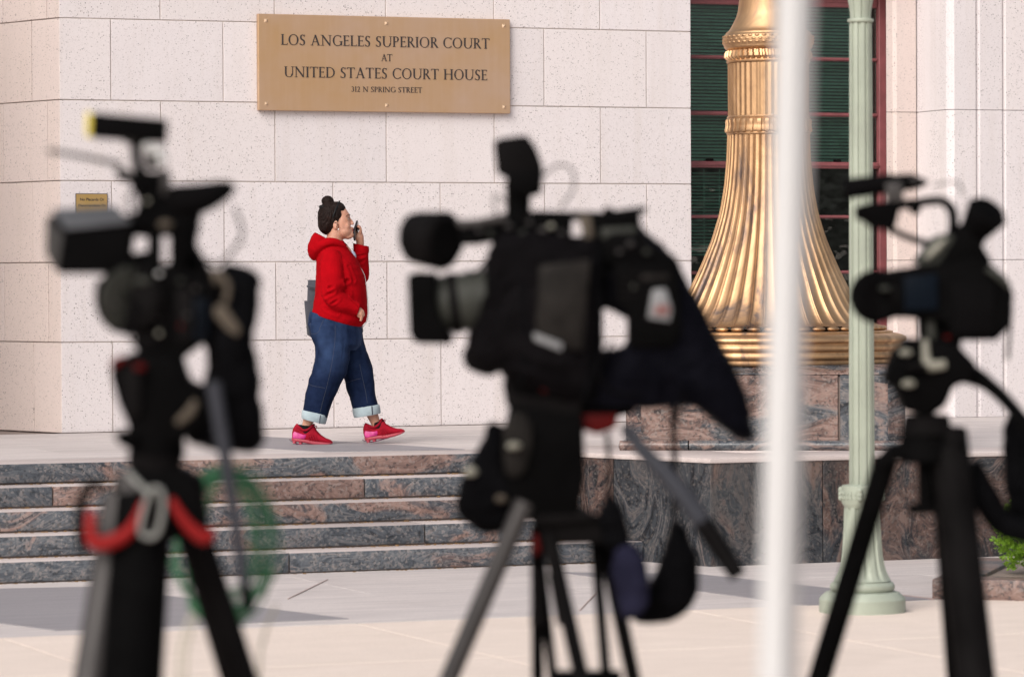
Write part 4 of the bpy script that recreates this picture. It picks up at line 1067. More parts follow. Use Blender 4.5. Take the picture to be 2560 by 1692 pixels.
# --- phone and shoulder bag
ph = empty('phone', W0 + A(442, 270, 48), 0, label='black mobile phone in the raised hand of the woman', cat='phone')
m = Matrix.Rotation(R(16), 4, 'Y') @ Matrix.Rotation(R(-50), 4, 'X') @ Matrix.Rotation(R(-20), 4, 'Z')
bm = bmesh.new(); add_box(bm, (-.006, -.036, -.066), (.006, .036, .066), .004, 2); bm.transform(m); mobj('case', bm, M['phone'], ph)
bm = bmesh.new(); add_box(bm, (-.0062, -.032, -.066), (-.0048, .032, .066), .0005, 1); bm.transform(m); mobj('screen', bm, M['bluep'], ph)
bg_ = empty('shoulder_bag', W0 + A(250, 890, 195), 0, label='slate grey shoulder bag hanging behind the woman in red', cat='bag')
def Bg(x, y, w_): return A(x, y, w_) - A(250, 890, 195)
bm = bmesh.new()
add_loft(bm, [ering(Bg(305, 888, 250), Vector((.175, 0, 0)) , Vector((0, .045, 0)), 28, 5)] if False else [ering((Bg(l, yl, 250) + Bg(r, yr, 250)) / 2, (Bg(r, yr, 250) - Bg(l, yl, 250)) / 2, Vector((0, h_, 0)), 28, 4) for l, yl, r, yr, h_ in ((186, 893, 440, 880, .040), (160, 880, 474, 858, .055), (150, 800, 470, 800, .062), (147, 690, 455, 690, .060), (150, 610, 445, 610, .052), (153, 556, 440, 566, .040), (157, 553, 436, 564, .034))])
mobj('bag_body', bm, M['bag'], bg_, ang=R(60))
bm = bmesh.new(); add_loft(bm, [ering((Bg(l, yl, 230) + Bg(r, yr, 230)) / 2, (Bg(r, yr, 230) - Bg(l, yl, 230)) / 2, Vector((0, .050, 0)), 28, 4) for l, yl, r, yr in ((178, 892, 300, 889), (147, 872, 320, 872), (138, 760, 322, 760), (132, 690, 322, 690), (132, 674, 322, 682), (140, 676, 316, 684))]); mobj('outer_pocket', bm, M['bag'], bg_, ang=R(60))
bm = bmesh.new(); add_tube(bm, [Bg(150, 590, 200), Bg(180, 596, 188), Bg(230, 600, 186)], .006, 8, sub=3); mobj('rim_band', bm, M['bag'], bg_)
bm = bmesh.new(); add_tube(bm, [Bg(200, 570, 230), Bg(262, 470, 214), Bg(318, 392, 165), Bg(380, 450, 210), Bg(420, 570, 235)], .011, 10, sub=5); mobj('strap', bm, M['bag'], bg_)

#PART4
# ------------------------------------------------------------------ press cameras on tripods, close to the lens
DT = 2560.0 / 2372.0
class Dev:
    """things built in metres at depth D; outlines given in picture units of that depth"""
    def __init__(s, name, D, xbase, label, cat, z=None, ybase=None, group=None):
        s.D = D; s.k = D / FPX * DT
        p = T(xbase * DT, (ybase or 900) * DT, D)
        if z is not None: p.z = z
        s.o = p; s.root = empty(name, p, 0, label=label, cat=cat, group=group)
    def P(s, x, y, w=0.0):
        q = T(x * DT, y * DT, s.D); q.y += w * s.k; return q - s.o
    def add(s, name, bm, mat, par=None, ang=R(40)):
        return mobj(name, bm, M[mat], par or s.root, ang=ang)
    def prism(s, name, pts, w0, w1, mat, bev=5, par=None, seg=2, chaikin=0):
        for _ in range(chaikin):
            n = len(pts); q = []
            for i in range(n):
                a, b = pts[i], pts[(i + 1) % n]
                q += [(a[0] * .75 + b[0] * .25, a[1] * .75 + b[1] * .25), (a[0] * .25 + b[0] * .75, a[1] * .25 + b[1] * .75)]
            pts = q
        bm = bmesh.new(); add_prism(bm, [s.P(x, y, w0) for x, y in pts], (0, (w1 - w0) * s.k, 0), bev * s.k, seg)
        return s.add(name, bm, mat, par)
    def pillow(s, name, pts, wc, th, mat, par=None, layers=9, ch=2):
        for _ in range(ch):
            n = len(pts); q = []
            for i in range(n):
                a, b = pts[i], pts[(i + 1) % n]
                q += [(a[0] * .75 + b[0] * .25, a[1] * .75 + b[1] * .25), (a[0] * .25 + b[0] * .75, a[1] * .25 + b[1] * .75)]
            pts = q
        cx_ = sum(p[0] for p in pts) / len(pts); cy_ = sum(p[1] for p in pts) / len(pts)
        rings = []
        for i in range(layers):
            t = -1 + 2 * i / (layers - 1); f = .45 + .55 * math.sqrt(max(0, 1 - t * t)) ** .8
            rings.append([s.P(cx_ + (x - cx_) * f, cy_ + (y - cy_) * f, wc + t * th) for x, y in pts])
        bm = bmesh.new(); add_loft(bm, rings); bmesh.ops.recalc_face_normals(bm, faces=bm.faces)
        if mat in ('cloth', 'clothg', 'bluecloth', 'navy'):
            sd = len(pts) * 1.7 + wc
            return remeshed(name, bm, M[mat], par or s.root, .0075, 2, lambda co, q: fold(co, q, .0075, 13, sd))
        return s.add(name, bm, mat, par, R(60))
    def cyl(s, name, a, b, r0, r1, mat, par=None, n=28, flat=1.0, bev=True):
        bm = bmesh.new(); pa_, pb_ = s.P(*a), s.P(*b); d = (pb_ - pa_)
        L = d.length; e = min(.12 * L, .15 * min(r0, r1) * s.k); u = d.normalized()
        add_tube(bm, [pa_, pa_ + u * .0001, pa_ + u * e, pb_ - u * e, pb_ - u * .0001, pb_], [(r0 * .86) * s.k, r0 * .86 * s.k, r0 * s.k, r1 * s.k, r1 * .86 * s.k, r1 * .86 * s.k], n)
        return s.add(name, bm, mat, par, R(30))
    def tube(s, name, pts, r, mat, par=None, n=10, sub=6):
        bm = bmesh.new(); rr = [q * s.k for q in r] if isinstance(r, (list, tuple)) else r * s.k
        add_tube(bm, [s.P(*p) for p in pts], rr, n, sub=sub); return s.add(name, bm, mat, par, R(60))
    def ball(s, name, c, r, mat, par=None):
        bm = bmesh.new(); r = r if isinstance(r, tuple) else (r, r, r)
        add_ell(bm, s.P(*c), tuple(q * s.k for q in r), 20, 14); return s.add(name, bm, mat, par, None)
    def leg(s, name, top, second, dD, r0, r1, mat, par=None, boxy=False):
        """straight leg from top through second (picture units), reaching the ground dD metres deeper"""
        Df = s.D + dD
        # follow the line down to where it meets the ground at depth Df
        lo, hi = top[1], 6000.0
        for _ in range(60):
            y = (lo + hi) / 2; x = top[0] + (second[0] - top[0]) * (y - top[1]) / (second[1] - top[1])
            if T(x * DT, y * DT, Df).z > 0: lo = y
            else: hi = y
        foot = T(x * DT, y * DT, Df) - s.o; tp = s.P(top[0], top[1], top[2] if len(top) > 2 else 0)
        bm = bmesh.new(); mid = tp.lerp(foot, .55)
        add_tube(bm, [tp, tp.lerp(foot, .54), mid], [r0 * s.k, r0 * s.k * .95, r0 * s.k * .93], 14)
        o = s.add(name, bm, mat, par, R(40))
        bm = bmesh.new(); add_tube(bm, [mid.lerp(foot, -.03), mid.lerp(foot, .06)], [r0 * s.k * 1.18] * 2, 14); s.add('leg_lock', bm, 'black', o)
        bm = bmesh.new(); add_tube(bm, [mid.lerp(foot, -.02), mid.lerp(foot, .96)], [r1 * s.k] * 2, 12); s.add('lower_tube', bm, 'char', o)
        bm = bmesh.new(); add_tube(bm, [mid.lerp(foot, .95), foot], [r1 * s.k * 1.4, r1 * s.k * 1.7], 12); s.add('foot', bm, 'rubber', o)
        return o
    def ground_z(s): return -s.o.z

# ---------- left: camcorder with matte box on a video tripod
DA = 7.6
def L(*pts):
    o = [(55.6 + q[0] / 1.166, 222.4 + q[1] / 1.166, *q[2:]) for q in pts]
    return o if len(o) > 1 else o[0]
ta = Dev('camera_tripod', DA, 330, 'black video tripod with red leg brackets, leftmost of three', 'tripod', z=0.0, group='camera tripods')
ta.prism('fluid_head', L((238, 745), (252, 716), (300, 688), (352, 690), (424, 700), (445, 765), (520, 800), (500, 880), (432, 928), (300, 930), (284, 880), (262, 830), (250, 790)), -60, 80, 'black', 9)
ta.prism('head_cheek', L((270, 740), (300, 715), (330, 720), (322, 860), (296, 866), (280, 830)), -76, -58, 'char', 6)
ta.cyl('pan_drum', L((362, 905, 0)), L((358, 975, 0)), 62, 66, 'black'); ta.cyl('bowl_collar', L((356, 965, 0)), L((352, 1030, 0)), 66, 58, 'char')
ta.prism('pan_lock', L((248, 905), (300, 895), (320, 925), (290, 950), (262, 935)), -70, -40, 'black', 6)
ta.prism('head_plate', L((318, 655), (500, 655), (424, 712), (330, 706)), -50, 55, 'black', 6)
ta.tube('lock_lever', L((245, 728, -70), (262, 716, -74), (282, 704, -72)), [8, 11, 7], 'redd', sub=3); ta.ball('lock_knob', L((323, 730, -84)), (15, 15, 9), 'redd')
ta.tube('drag_dial', L((420, 880, -60), (455, 850, -64), (470, 820, -62)), [8, 12, 8], 'tan', sub=3)
ta.prism('shoulder', L((250, 1030), (300, 1000), (430, 1000), (480, 1030), (500, 1200), (440, 1180), (384, 1210), (240, 1200), (236, 1100)), -60, 60, 'black', 12)
ta.tube('shoulder_rib', L((262, 1030, -70), (300, 1060, -90), (285, 1130, -95), (240, 1160, -90)), [16, 24, 22, 14], 'grey')
ta.leg('leg', L((268, 1080, -60)), L((186, 1568)), -.50, 42, 34, 'grey')
ta.leg('leg', L((322, 1090, -66)), L((292, 1568)), -.60, 66, 40, 'black')
ta.leg('leg', L((350, 1090, -40)), L((322, 1568)), -.30, 50, 38, 'char')
ta.leg('leg', L((424, 1080, 20)), L((584, 1568)), .25, 40, 32, 'char')
ta.leg('leg', L((418, 1090, 40)), L((562, 1568)), .45, 34, 26, 'black')
ta.tube('leg_bracket', L((203, 1108, -170), (203, 1150, -180), (212, 1188, -186), (254, 1190, -190), (300, 1166, -186), (328, 1124, -176), (342, 1084, -166)), [11, 14, 17, 18, 16, 12, 8], 'redp')
ta.tube('leg_bracket', L((408, 1082, -90), (428, 1118, -100), (458, 1156, -106), (496, 1184, -106), (520, 1168, -98)), [8, 12, 15, 17, 10], 'redp')
ta.tube('carry_loop', L((228, 1050, -70), (188, 1048, -90), (168, 1090, -100), (162, 1160, -105), (176, 1232, -100)), [10, 13, 12, 11, 9], 'black')
ta.tube('pan_handle', L((520, 770, -90), (538, 880, -100), (566, 1050, -112), (592, 1210, -124), (612, 1350, -130)), [17, 17, 15, 14, 12], 'bluegrey')
ta.cyl('handle_grip', L((606, 1310, -128)), L((618, 1376, -132)), 14, 13, 'black')

ca = Dev('carabiner', DA, 365, 'silver carabiner hanging from the leftmost tripod', 'carabiner', ybase=1235)
ca.tube('hook', L((366, 1046, -210), (392, 1052, -212), (398, 1096, -214), (384, 1160, -216), (360, 1174, -216), (340, 1158, -216), (346, 1110, -214), (366, 1046, -210)), 7, 'dullsilver', sub=6)
ca.tube('webbing', L((300, 1006, -170), (336, 1040, -190), (368, 1066, -210)), [8, 7, 6], 'dullsilver')

ga = Dev('green_cable_coil', DA + .35, 500, 'coil of green cable hanging behind the leftmost tripod', 'cable', ybase=1440)
rg = random.Random(11)
for i in range(15):
    cx_, cy_ = 522 + rg.uniform(-16, 16), 1262 + rg.uniform(-26, 20); rx_, ry_ = 96 + rg.uniform(-30, 20), 166 + rg.uniform(-34, 16)
    a0 = rg.uniform(-.2, .5); pts = []
    for j in range(15):
        t = a0 + 2 * math.pi * j / 14.0
        pts.append((cx_ + rx_ * math.sin(t) + 6 * math.sin(3 * t + i), cy_ - ry_ * math.cos(t), rg.uniform(-14, 14) + i * 3 - 20))
    ga.tube('cable_turn', pts, 3.3, 'green', n=8, sub=4)
ga.tube('cable_wrap', [(440, 1392, 0), (480, 1425, -8), (520, 1432, 0), (560, 1418, 6)], [12, 17, 17, 11], 'green')
for x in (412, 430, 600): ga.tube('cable_tail', [(x + 40, 1400, 0), (x + 10, 1480, 0), (x, 1600, 0), (x - 10, 2300, 10)], 4.0, 'cream', n=8)

va = Dev('video_camera', DA, 400, 'shoulder video camera with square matte box and top light, leftmost of three', 'camera', ybase=800, group='press video cameras')
va.prism('body', L((338, 462), (400, 455), (412, 470), (520, 500), (534, 560), (512, 660), (418, 664), (400, 700), (330, 690), (326, 560)), -52, 62, 'black', 6)
va.prism('upper_deck', L((276, 322), (400, 300), (420, 340), (474, 345), (462, 400), (490, 450), (520, 500), (410, 500), (408, 380), (336, 378), (330, 372), (286, 372)), -44, 46, 'black', 5)
va.prism('lower_deck', L((290, 426), (336, 418), (372, 452), (400, 452), (400, 500), (290, 480)), -44, 46, 'black', 5)
va.prism('strut', L((336, 372), (370, 372), (370, 458), (336, 458)), -30, 30, 'black', 4); va.prism('strut', L((396, 372), (414, 372), (414, 458), (396, 458)), -30, 30, 'black', 4); va.prism('rod_block', L((284, 366), (300, 366), (296, 384), (290, 430), (284, 430)), -30, 30, 'black', 3); va.prism('rod_block', L((300, 366), (338, 366), (338, 382), (304, 380)), -30, 30, 'black', 3)
va.cyl('lens_barrel', L((282, 548, -64)), L((330, 556, 70)), 82, 76, 'char'); va.cyl('lens_front', L((262, 540, -50)), L((286, 546, -70)), 60, 76, 'lensg')
va.prism('lens_mount', L((300, 480), (420, 480), (420, 690), (350, 690), (262, 620), (300, 560)), -50, 60, 'char', 8)
va.ball('lens_dial', L((330, 500, -70)), (22, 18, 10), 'lensg'); va.ball('lens_dial', L((250, 560, -76)), (16, 26, 10), 'grey')
mb = bmesh.new()
qa = [va.P(*q) for q in L((54, 318, 110), (50, 428, 110), (106, 482, -80), (122, 372, -80))]
qb = [va.P(*q) for q in L((236, 308, 110), (240, 440, 110), (298, 482, -80), (298, 352, -80))]
add_loft(mb, [qa, qb]); bmesh.ops.recalc_face_normals(mb, faces=mb.faces)
bmesh.ops.bevel(mb, geom=list(mb.edges), offset=5 * va.k, segments=2, affect='EDGES', profile=.5)
mbo = va.add('matte_box', mb, 'black')
mb = bmesh.new(); tp = [va.P(*q) + Vector((0, 0, .004)) for q in L((60, 314, 110), (235, 305, 110), (297, 349, -82), (124, 368, -82))]
add_prism(mb, tp, (0, 0, .004), .001, 1); va.add('top_flag', mb, 'flag', mbo)
mb = bmesh.new(); tp = [va.P(*q) + Vector((-.006, 0, 0)) for q in L((53, 324, 106), (51, 424, 106), (104, 474, -78), (119, 376, -78))]
add_prism(mb, tp, (.004, 0, 0), .001, 1); va.add('side_flag', mb, 'flagd', mbo)
va.ball('focus_knob', L((388, 348, -56)), (17, 19, 10), 'tan')
va.prism('handle_post', L((300, 258), (362, 256), (390, 280), (420, 315), (400, 335), (300, 325), (312, 290)), -26, 26, 'black', 5)
va.prism('mount_block', L((282, 208), (372, 204), (372, 262), (296, 262)), -30, 36, 'black', 5); va.prism('cold_shoe', L((247, 196), (290, 200), (292, 236), (258, 228)), -34, 4, 'char', 4)
va.prism('side_bracket', L((366, 196), (394, 200), (398, 262), (372, 272)), -20, 20, 'grey', 4)
va.tube('arm', L((306, 118, 0), (302, 150, 0), (306, 185, 0), (318, 215, 0)), [16, 13, 13, 16], 'black')
for x, y, r in ((336, 138, 15), (366, 150, 17), (376, 174, 15), (348, 150, 11)): va.ball('clamp_knob', L((x, y, -24)), (r, r, r * .7), 'silver')
va.prism('clamp', L((320, 150), (360, 160), (366, 196), (330, 200)), -6, 20, 'grey', 4)
lt = va.prism('top_light', L((190, 47), (383, 64), (379, 126), (187, 113)), -48, 70, 'black', 5)
va.prism('light_gel', L((174, 45), (189, 47), (186, 113), (172, 111)), -44, 66, 'yellow', 3, lt)
va.prism('light_bracket', L((268, 112), (306, 116), (304, 132), (272, 130)), -16, 16, 'grey', 3)
va.tube('aerial', L((262, 186, 10), (200, 172, 20), (130, 158, 30), (58, 146, 40)), [7, 6.5, 6, 6], 'grey')
ec = va.pillow('eyecup', L((376, 268), (398, 240), (470, 238), (545, 226), (576, 240), (566, 268), (524, 300), (480, 322), (416, 330), (384, 306)), -10, 60, 'rubber')
va.prism('viewfinder', L((412, 316), (478, 316), (468, 356), (462, 400), (482, 432), (486, 470), (412, 470)), -44, 46, 'black', 6)
va.tube('viewfinder_cable', L((480, 440, 20), (520, 455, 24), (560, 420, 30), (588, 370, 30), (566, 300, 20)), 4, 'black')
va.prism('side_screen', L((418, 520), (462, 520), (464, 660), (420, 662)), -66, -52, 'char', 4); va.prism('screen_tint', L((466, 548), (502, 548), (502, 662), (468, 662)), -68, -50, 'bluep', 3)
ba = va.pillow('battery_pouch', L((524, 440), (600, 462), (640, 492), (624, 600), (608, 650), (632, 750), (650, 870), (644, 948), (596, 966), (510, 954), (436, 936), (428, 880), (486, 800), (496, 730), (502, 640), (520, 560)), 30, 74, 'cloth')
va.prism('grip_strap', L((520, 566), (546, 562), (590, 628), (580, 648), (552, 630), (518, 590)), -62, -50, 'tan', 3)
va.tube('shoulder_strap', L((530, 480, -60), (556, 510, -64), (548, 560, -60)), 7, 'tan'); va.tube('shoulder_strap', L((514, 470, -40), (530, 490, -44), (520, 500, -40)), 10, 'tan', sub=3)
va.prism('baseplate', L((326, 650), (500, 650), (424, 700), (330, 704)), -46, 50, 'black', 4)
va.prism('rear_plate', L((494, 640), (540, 640), (545, 760), (498, 790)), -40, 46, 'black', 5)

# small fittings that break up the left rig
for x, y, r, m_ in ((300, 590, 7, 'grey'), (318, 622, 6, 'lensg'), (360, 600, 8, 'grey'), (372, 640, 6, 'knob'), (352, 540, 6, 'grey'), (430, 500, 7, 'lensg'), (446, 592, 6, 'grey'), (470, 520, 6, 'grey'), (372, 480, 7, 'silver'), (430, 620, 5, 'redd'), (316, 296, 6, 'grey'), (340, 285, 5, 'knob')):
    va.ball('control', L((x, y, -66)), (r, r, 5), m_)
for q in (((300, 440, -50), (270, 500, -70), (300, 560, -84), (350, 600, -70)), ((400, 330, -50), (440, 380, -62), (430, 450, -60), (470, 520, -66)), ((340, 690, -60), (300, 660, -80), (290, 610, -90), (320, 570, -84)), ((500, 520, -56), (480, 600, -72), (500, 680, -66), (540, 740, -50)), ((330, 230, -34), (290, 270, -44), (300, 320, -50), (340, 350, -50))):
    va.tube('cable', L(*q), 4.2, 'rubber', n=8)
for y in (500, 520, 540, 560, 580, 600): va.prism('vent_rib', L((352, y), (398, y - 2), (398, y + 6), (352, y + 8)), -62, -52, 'char', 1)
va.prism('follow_focus', L((200, 500), (232, 488), (250, 520), (240, 600), (214, 590), (196, 548)), -60, 40, 'black', 6)
va.prism('rod_clamp', L((300, 640), (352, 640), (356, 690), (310, 688)), -60, 50, 'char', 5)

# ---------- middle: broadcast camera in a rain cover
DC = 8.8
def K(*pts):
    o = [(889.5 + q[0] / 1.2159, 278.0 + q[1] / 1.2159, *q[2:]) for q in pts]
    return o if len(o) > 1 else o[0]
tc_ = Dev('camera_tripod', DC, 1290, 'broadcast tripod with twin tube legs, middle of three', 'tripod', z=0.0, group='camera tripods')
tc_.prism('camera_plate', K((333, 735), (380, 725), (560, 768), (552, 838), (345, 804)), -64, 74, 'char', 5)
tc_.prism('fluid_head', K((352, 800), (560, 828), (566, 1000), (548, 1112), (384, 1112), (330, 1010), (338, 880)), -72, 74, 'black', 10)
tc_.prism('head_clamp', K((556, 826), (660, 826), (652, 866), (600, 884), (560, 872)), -40, 20, 'redd', 5)
tc_.prism('head_side', K((340, 810), (420, 830), (412, 960), (372, 1010), (334, 980)), -88, -66, 'screen', 10, chaikin=1)
tc_.ball('drag_knob', K((366, 912, -98)), (17, 24, 9), 'knob'); tc_.ball('tilt_knob', K((246, 985, -70)), (16, 20, 12), 'knob'); tc_.ball('tilt_knob', K((330, 1060, -80)), (14, 18, 9), 'tan')
tc_.prism('release_lever', K((300, 845), (352, 866), (352, 890), (318, 876)), -40, -20, 'black', 3)
tc_.ball('plate_button', K((456, 758, -70)), (13, 10, 6), 'redd')
tc_.pillow('pouch', K((300, 846), (336, 868), (346, 960), (392, 1060), (372, 1150), (296, 1172), (214, 1118), (200, 1060), (228, 1000), (276, 912)), -10, 60, 'cloth')
tc_.prism('bowl', K((380, 1090), (560, 1090), (604, 1120), (430, 1140)), -70, 70, 'char', 8)
tc_.prism('crossbar', K((428, 1102), (612, 1106), (624, 1188), (440, 1192)), -50, -10, 'char', 6)
tc_.leg('leg', (1215, 1160, -70), (1040, 1568), -.25, 23, 18, 'grey')
tc_.leg('leg', K((430, 1140, -40)), K((432, 1420)), .35, 15, 13, 'black')
tc_.leg('leg', K((456, 1130, -30)), K((556, 1568)), -.40, 19, 14, 'char')
tc_.leg('leg', K((432, 1160, 20)), K((476, 1568)), .5, 12, 11, 'black')
tc_.leg('leg', K((592, 1150, 10)), K((626, 1568)), -.1, 13, 11, 'black')
tc_.leg('leg', K((608, 1130, 40)), K((702, 1568)), .2, 18, 13, 'char')
tc_.tube('leg_sleeve', K((438, 1260, -20), (432, 1416, -20)), [15, 17], 'char', sub=1); tc_.tube('leg_sleeve', K((484, 1270, -40), (512, 1414, -40)), [20, 20], 'char', sub=1)
tc_.tube('leg_lock_lever', K((424, 1160, -60), (430, 1200, -62), (424, 1216, -60)), [6, 10, 6], 'redd', sub=3)
tc_.prism('spreader', [(1278, 1556), (1440, 1556), (1440, 1580), (1278, 1580)], -20, 60, 'black', 4)
tc_.tube('pan_handle', K((676, 862, -20), (730, 930, -50), (830, 1040, -90), (975, 1252, -150)), [12, 18, 24, 20], 'bluegrey')
tc_.tube('handle_grip', K((890, 1125, -124), (940, 1196, -140), (986, 1268, -158)), [24, 24, 20], 'char', sub=3)
bgm = Dev('hanging_pouch', DC + .1, 1540, 'black teardrop pouch hanging under the middle camera', 'pouch', ybase=1440)
bgm.pillow('pouch', K((816, 1100), (866, 1180), (890, 1260), (880, 1340), (830, 1400), (720, 1424), (690, 1404), (760, 1300), (800, 1180)), -10, 60, 'cloth')
bgm.tube('strap', K((812, 780, 0), (818, 940, 0), (818, 1120, 0)), 8, 'cloth')
bg2 = Dev('cloth_bag', DC - .05, 1440, 'navy cloth bag slung between the middle tripod legs', 'bag', ybase=1410)
bg2.pillow('bag', K((636, 1190), (716, 1192), (748, 1290), (736, 1396), (676, 1410), (652, 1340)), 10, 44, 'navy')
bg2.pillow('flap', K((604, 1150), (618, 1060), (636, 1036), (664, 1080), (700, 1200), (630, 1220)), 4, 24, 'cloth')
bg2.tube('sling', K((628, 880, 0), (634, 960, 0), (632, 1060, 0)), 6, 'cloth')

vc = Dev('video_camera', DC, 1330, 'large broadcast camera wrapped in a dark rain cover, middle of three', 'camera', ybase=930, group='press video cameras')
vc.pillow('rain_cover', K((300, 350), (330, 318), (420, 300), (530, 330), (616, 336), (622, 420), (606, 520), (616, 660), (604, 790), (540, 812), (430, 770), (352, 742), (330, 700), (296, 722), (220, 690), (240, 620), (262, 520), (288, 420)), 0, 120, 'clothg', ch=1)
vc.prism('camera_core', K((320, 350), (600, 345), (600, 540), (600, 790), (360, 770), (300, 560)), -70, 70, 'black', 8)
for q in ((K((300, 560, -96), (330, 470, -112), (420, 430, -118))), (K((262, 640, -90), (330, 600, -112), (400, 660, -116))), (K((330, 690, -96), (400, 700, -112), (520, 740, -110))), (K((560, 400, -112), (575, 560, -116), (560, 700, -110)))):
    vc.tube('cover_fold', q, [3, 9, 3], 'clothg')
vc.prism('window_panel', K((436, 410), (580, 392), (556, 648), (424, 622)), -130, -100, 'screen', 8)
vc.prism('clear_strip', K((420, 596), (500, 626), (498, 648), (422, 618)), -134, -126, 'label', 2)
vc.pillow('rear_cover', K((598, 340), (640, 300), (716, 292), (770, 346), (826, 384), (846, 450), (884, 510), (940, 620), (1000, 720), (1044, 862), (1032, 906), (990, 896), (930, 842), (860, 800), (780, 812), (640, 806), (590, 790), (606, 660), (690, 640), (690, 540), (610, 526)), 10, 90, 'bluecloth', ch=1)
vc.prism('battery', K((642, 398), (826, 392), (834, 610), (800, 640), (688, 640), (684, 540), (650, 520)), -96, 60, 'black', 8)
vc.prism('sticker', K((752, 478), (788, 474), (806, 530), (800, 566), (738, 556)), -100, -94, 'label', 2); vc.prism('sticker', K((760, 520), (798, 520), (796, 548), (756, 546)), -103, -99, 'labelr', 1)
vc.prism('sticker', K((720, 436), (796, 434), (796, 450), (722, 452)), -100, -95, 'screen', 1)
vc.prism('cover_skirt', K((588, 648), (700, 646), (810, 640), (880, 700), (880, 800), (640, 808), (560, 800)), -60, 60, 'bluecloth', 8)
tc_.prism('plate_extension', K((540, 786), (720, 792), (700, 826), (650, 836), (548, 838)), -36, 40, 'black', 4)
vc.prism('adapter_top', K((606, 345), (640, 318), (720, 318), (770, 360), (826, 395), (640, 402), (612, 420)), -80, 70, 'black', 6)
vc.prism('adapter_side', K((600, 400), (650, 402), (652, 530), (606, 534)), -60, 60, 'cloth', 6)
vc.cyl('lens_barrel', K((150, 520, 0)), K((300, 505, 0)), 66, 70, 'lensg'); vc.cyl('focus_ring', K((182, 518, 0)), K((214, 514, 0)), 71, 71, 'char'); vc.cyl('zoom_ring', K((236, 512, 0)), K((258, 510, 0)), 73, 73, 'lensg')
hoodp = vc.prism('lens_hood', K((76, 434), (92, 428), (150, 430), (146, 500), (160, 560), (196, 610), (190, 630), (96, 628), (80, 604)), -84, 86, 'black', 6)
vc.prism('hood_rim', K((68, 440), (78, 434), (88, 626), (74, 600)), -80, 82, 'char', 3, hoodp)
vc.cyl('eyepiece', K((86, 330, 14)), K((176, 342, -50)), 60, 68, 'char'); vc.cyl('eyepiece_hole', K((172, 342, -46)), K((182, 343, -56)), 50, 48, 'black'); vc.ball('eyepiece_back', K((86, 330, 14)), (38, 58, 56), 'char')
vc.prism('viewfinder_tube', K((205, 292), (345, 270), (350, 335), (262, 352), (220, 352)), -40, 40, 'black', 6)
vc.prism('viewfinder_rail', K((200, 282), (260, 280), (345, 262), (345, 285), (215, 305)), -46, 34, 'grey', 3)
vc.prism('top_handle', K((340, 268), (420, 256), (524, 258), (530, 292), (526, 345), (350, 350)), -40, 40, 'black', 6)
vc.prism('handle_rear', K((560, 285), (590, 262), (720, 262), (724, 320), (640, 345), (556, 352)), -34, 34, 'black', 6)
vc.prism('handle_bar', K((515, 258), (610, 258), (610, 284), (515, 284)), -24, 24, 'char', 4)
vc.tube('microphone', K((600, 280, 0), (660, 266, -6), (738, 252, -14)), [11, 11, 8], 'rubber', sub=3); vc.ball('mic_grip', K((632, 262, -10)), (15, 13, 14), 'char')
vc.prism('xlr_box', K((610, 306), (708, 300), (710, 330), (612, 336)), -46, 10, 'lensg', 4); vc.prism('handle_clip', K((545, 268), (580, 264), (590, 330), (566, 340)), -40, 10, 'tan', 4); vc.ball('handle_button', K((448, 312, -46)), (12, 18, 8), 'grey')
vc.cyl('light_post', K((378, 285, 0)), K((378, 170, 0)), 28, 30, 'black')
vc.prism('top_light', K((308, 62), (332, 52), (402, 44), (428, 78), (448, 134), (446, 170), (352, 166), (318, 150)), -40, 44, 'char', 6)
vc.prism('light_yoke', K((342, 150), (448, 140), (444, 206), (414, 216), (350, 206)), -46, 44, 'black', 6)
vc.tube('cable_loop', K((446, 160, 0), (490, 126, 20), (530, 140, 26), (534, 190, 24), (500, 246, 0)), 3.0, 'grey')
vc.tube('cable_loop', K((352, 240, 0), (310, 210, 10), (316, 268, 10)), 2.6, 'grey')


for x, y, r, m_ in ((352, 300, 9, 'grey'), (392, 318, 8, 'lensg'), (410, 290, 6, 'grey'), (470, 300, 8, 'knob'), (500, 318, 6, 'grey'), (690, 350, 8, 'grey'), (736, 372, 7, 'lensg'), (660, 372, 6, 'grey'), (300, 320, 7, 'lensg'), (268, 312, 6, 'grey'), (410, 600, 6, 'screen'), (700, 470, 6, 'lensg')):
    vc.ball('control', K((x, y, -98 if x > 640 else -48)), (r, r, 6), m_)
for q in (((350, 350, -60), (330, 420, -100), (300, 480, -96), (276, 540, -90)), ((520, 330, -60), (560, 380, -110), (600, 420, -96), (640, 440, -90)), ((640, 620, -96), (600, 700, -100), (640, 760, -90), (720, 770, -80)), ((300, 380, -20), (270, 420, -20), (240, 440, -40)), ((830, 600, -60), (860, 700, -70), (840, 780, -60), (816, 860, -40))):
    vc.tube('cable', K(*q), 4.0, 'rubber', n=8)
for q in (K((860, 520, -70), (900, 640, -66), (960, 760, -50)), K((800, 660, -80), (840, 740, -78), (930, 820, -60)), K((720, 660, -84), (760, 720, -84), (760, 790, -76))):
    vc.tube('cover_fold', q, [3, 10, 3], 'bluecloth')
for y in (430, 450, 470, 490): vc.prism('battery_rib', K((660, y), (716, y), (716, y + 8), (660, y + 8)), -101, -95, 'char', 1)
vc.tube('cover_strap', K((604, 350, -80), (596, 460, -104), (606, 560, -104), (590, 680, -100), (560, 780, -90)), 7, 'cloth'); vc.tube('cover_strap', K((400, 320, -70), (392, 460, -118), (400, 620, -118), (388, 740, -100)), 6, 'cloth')

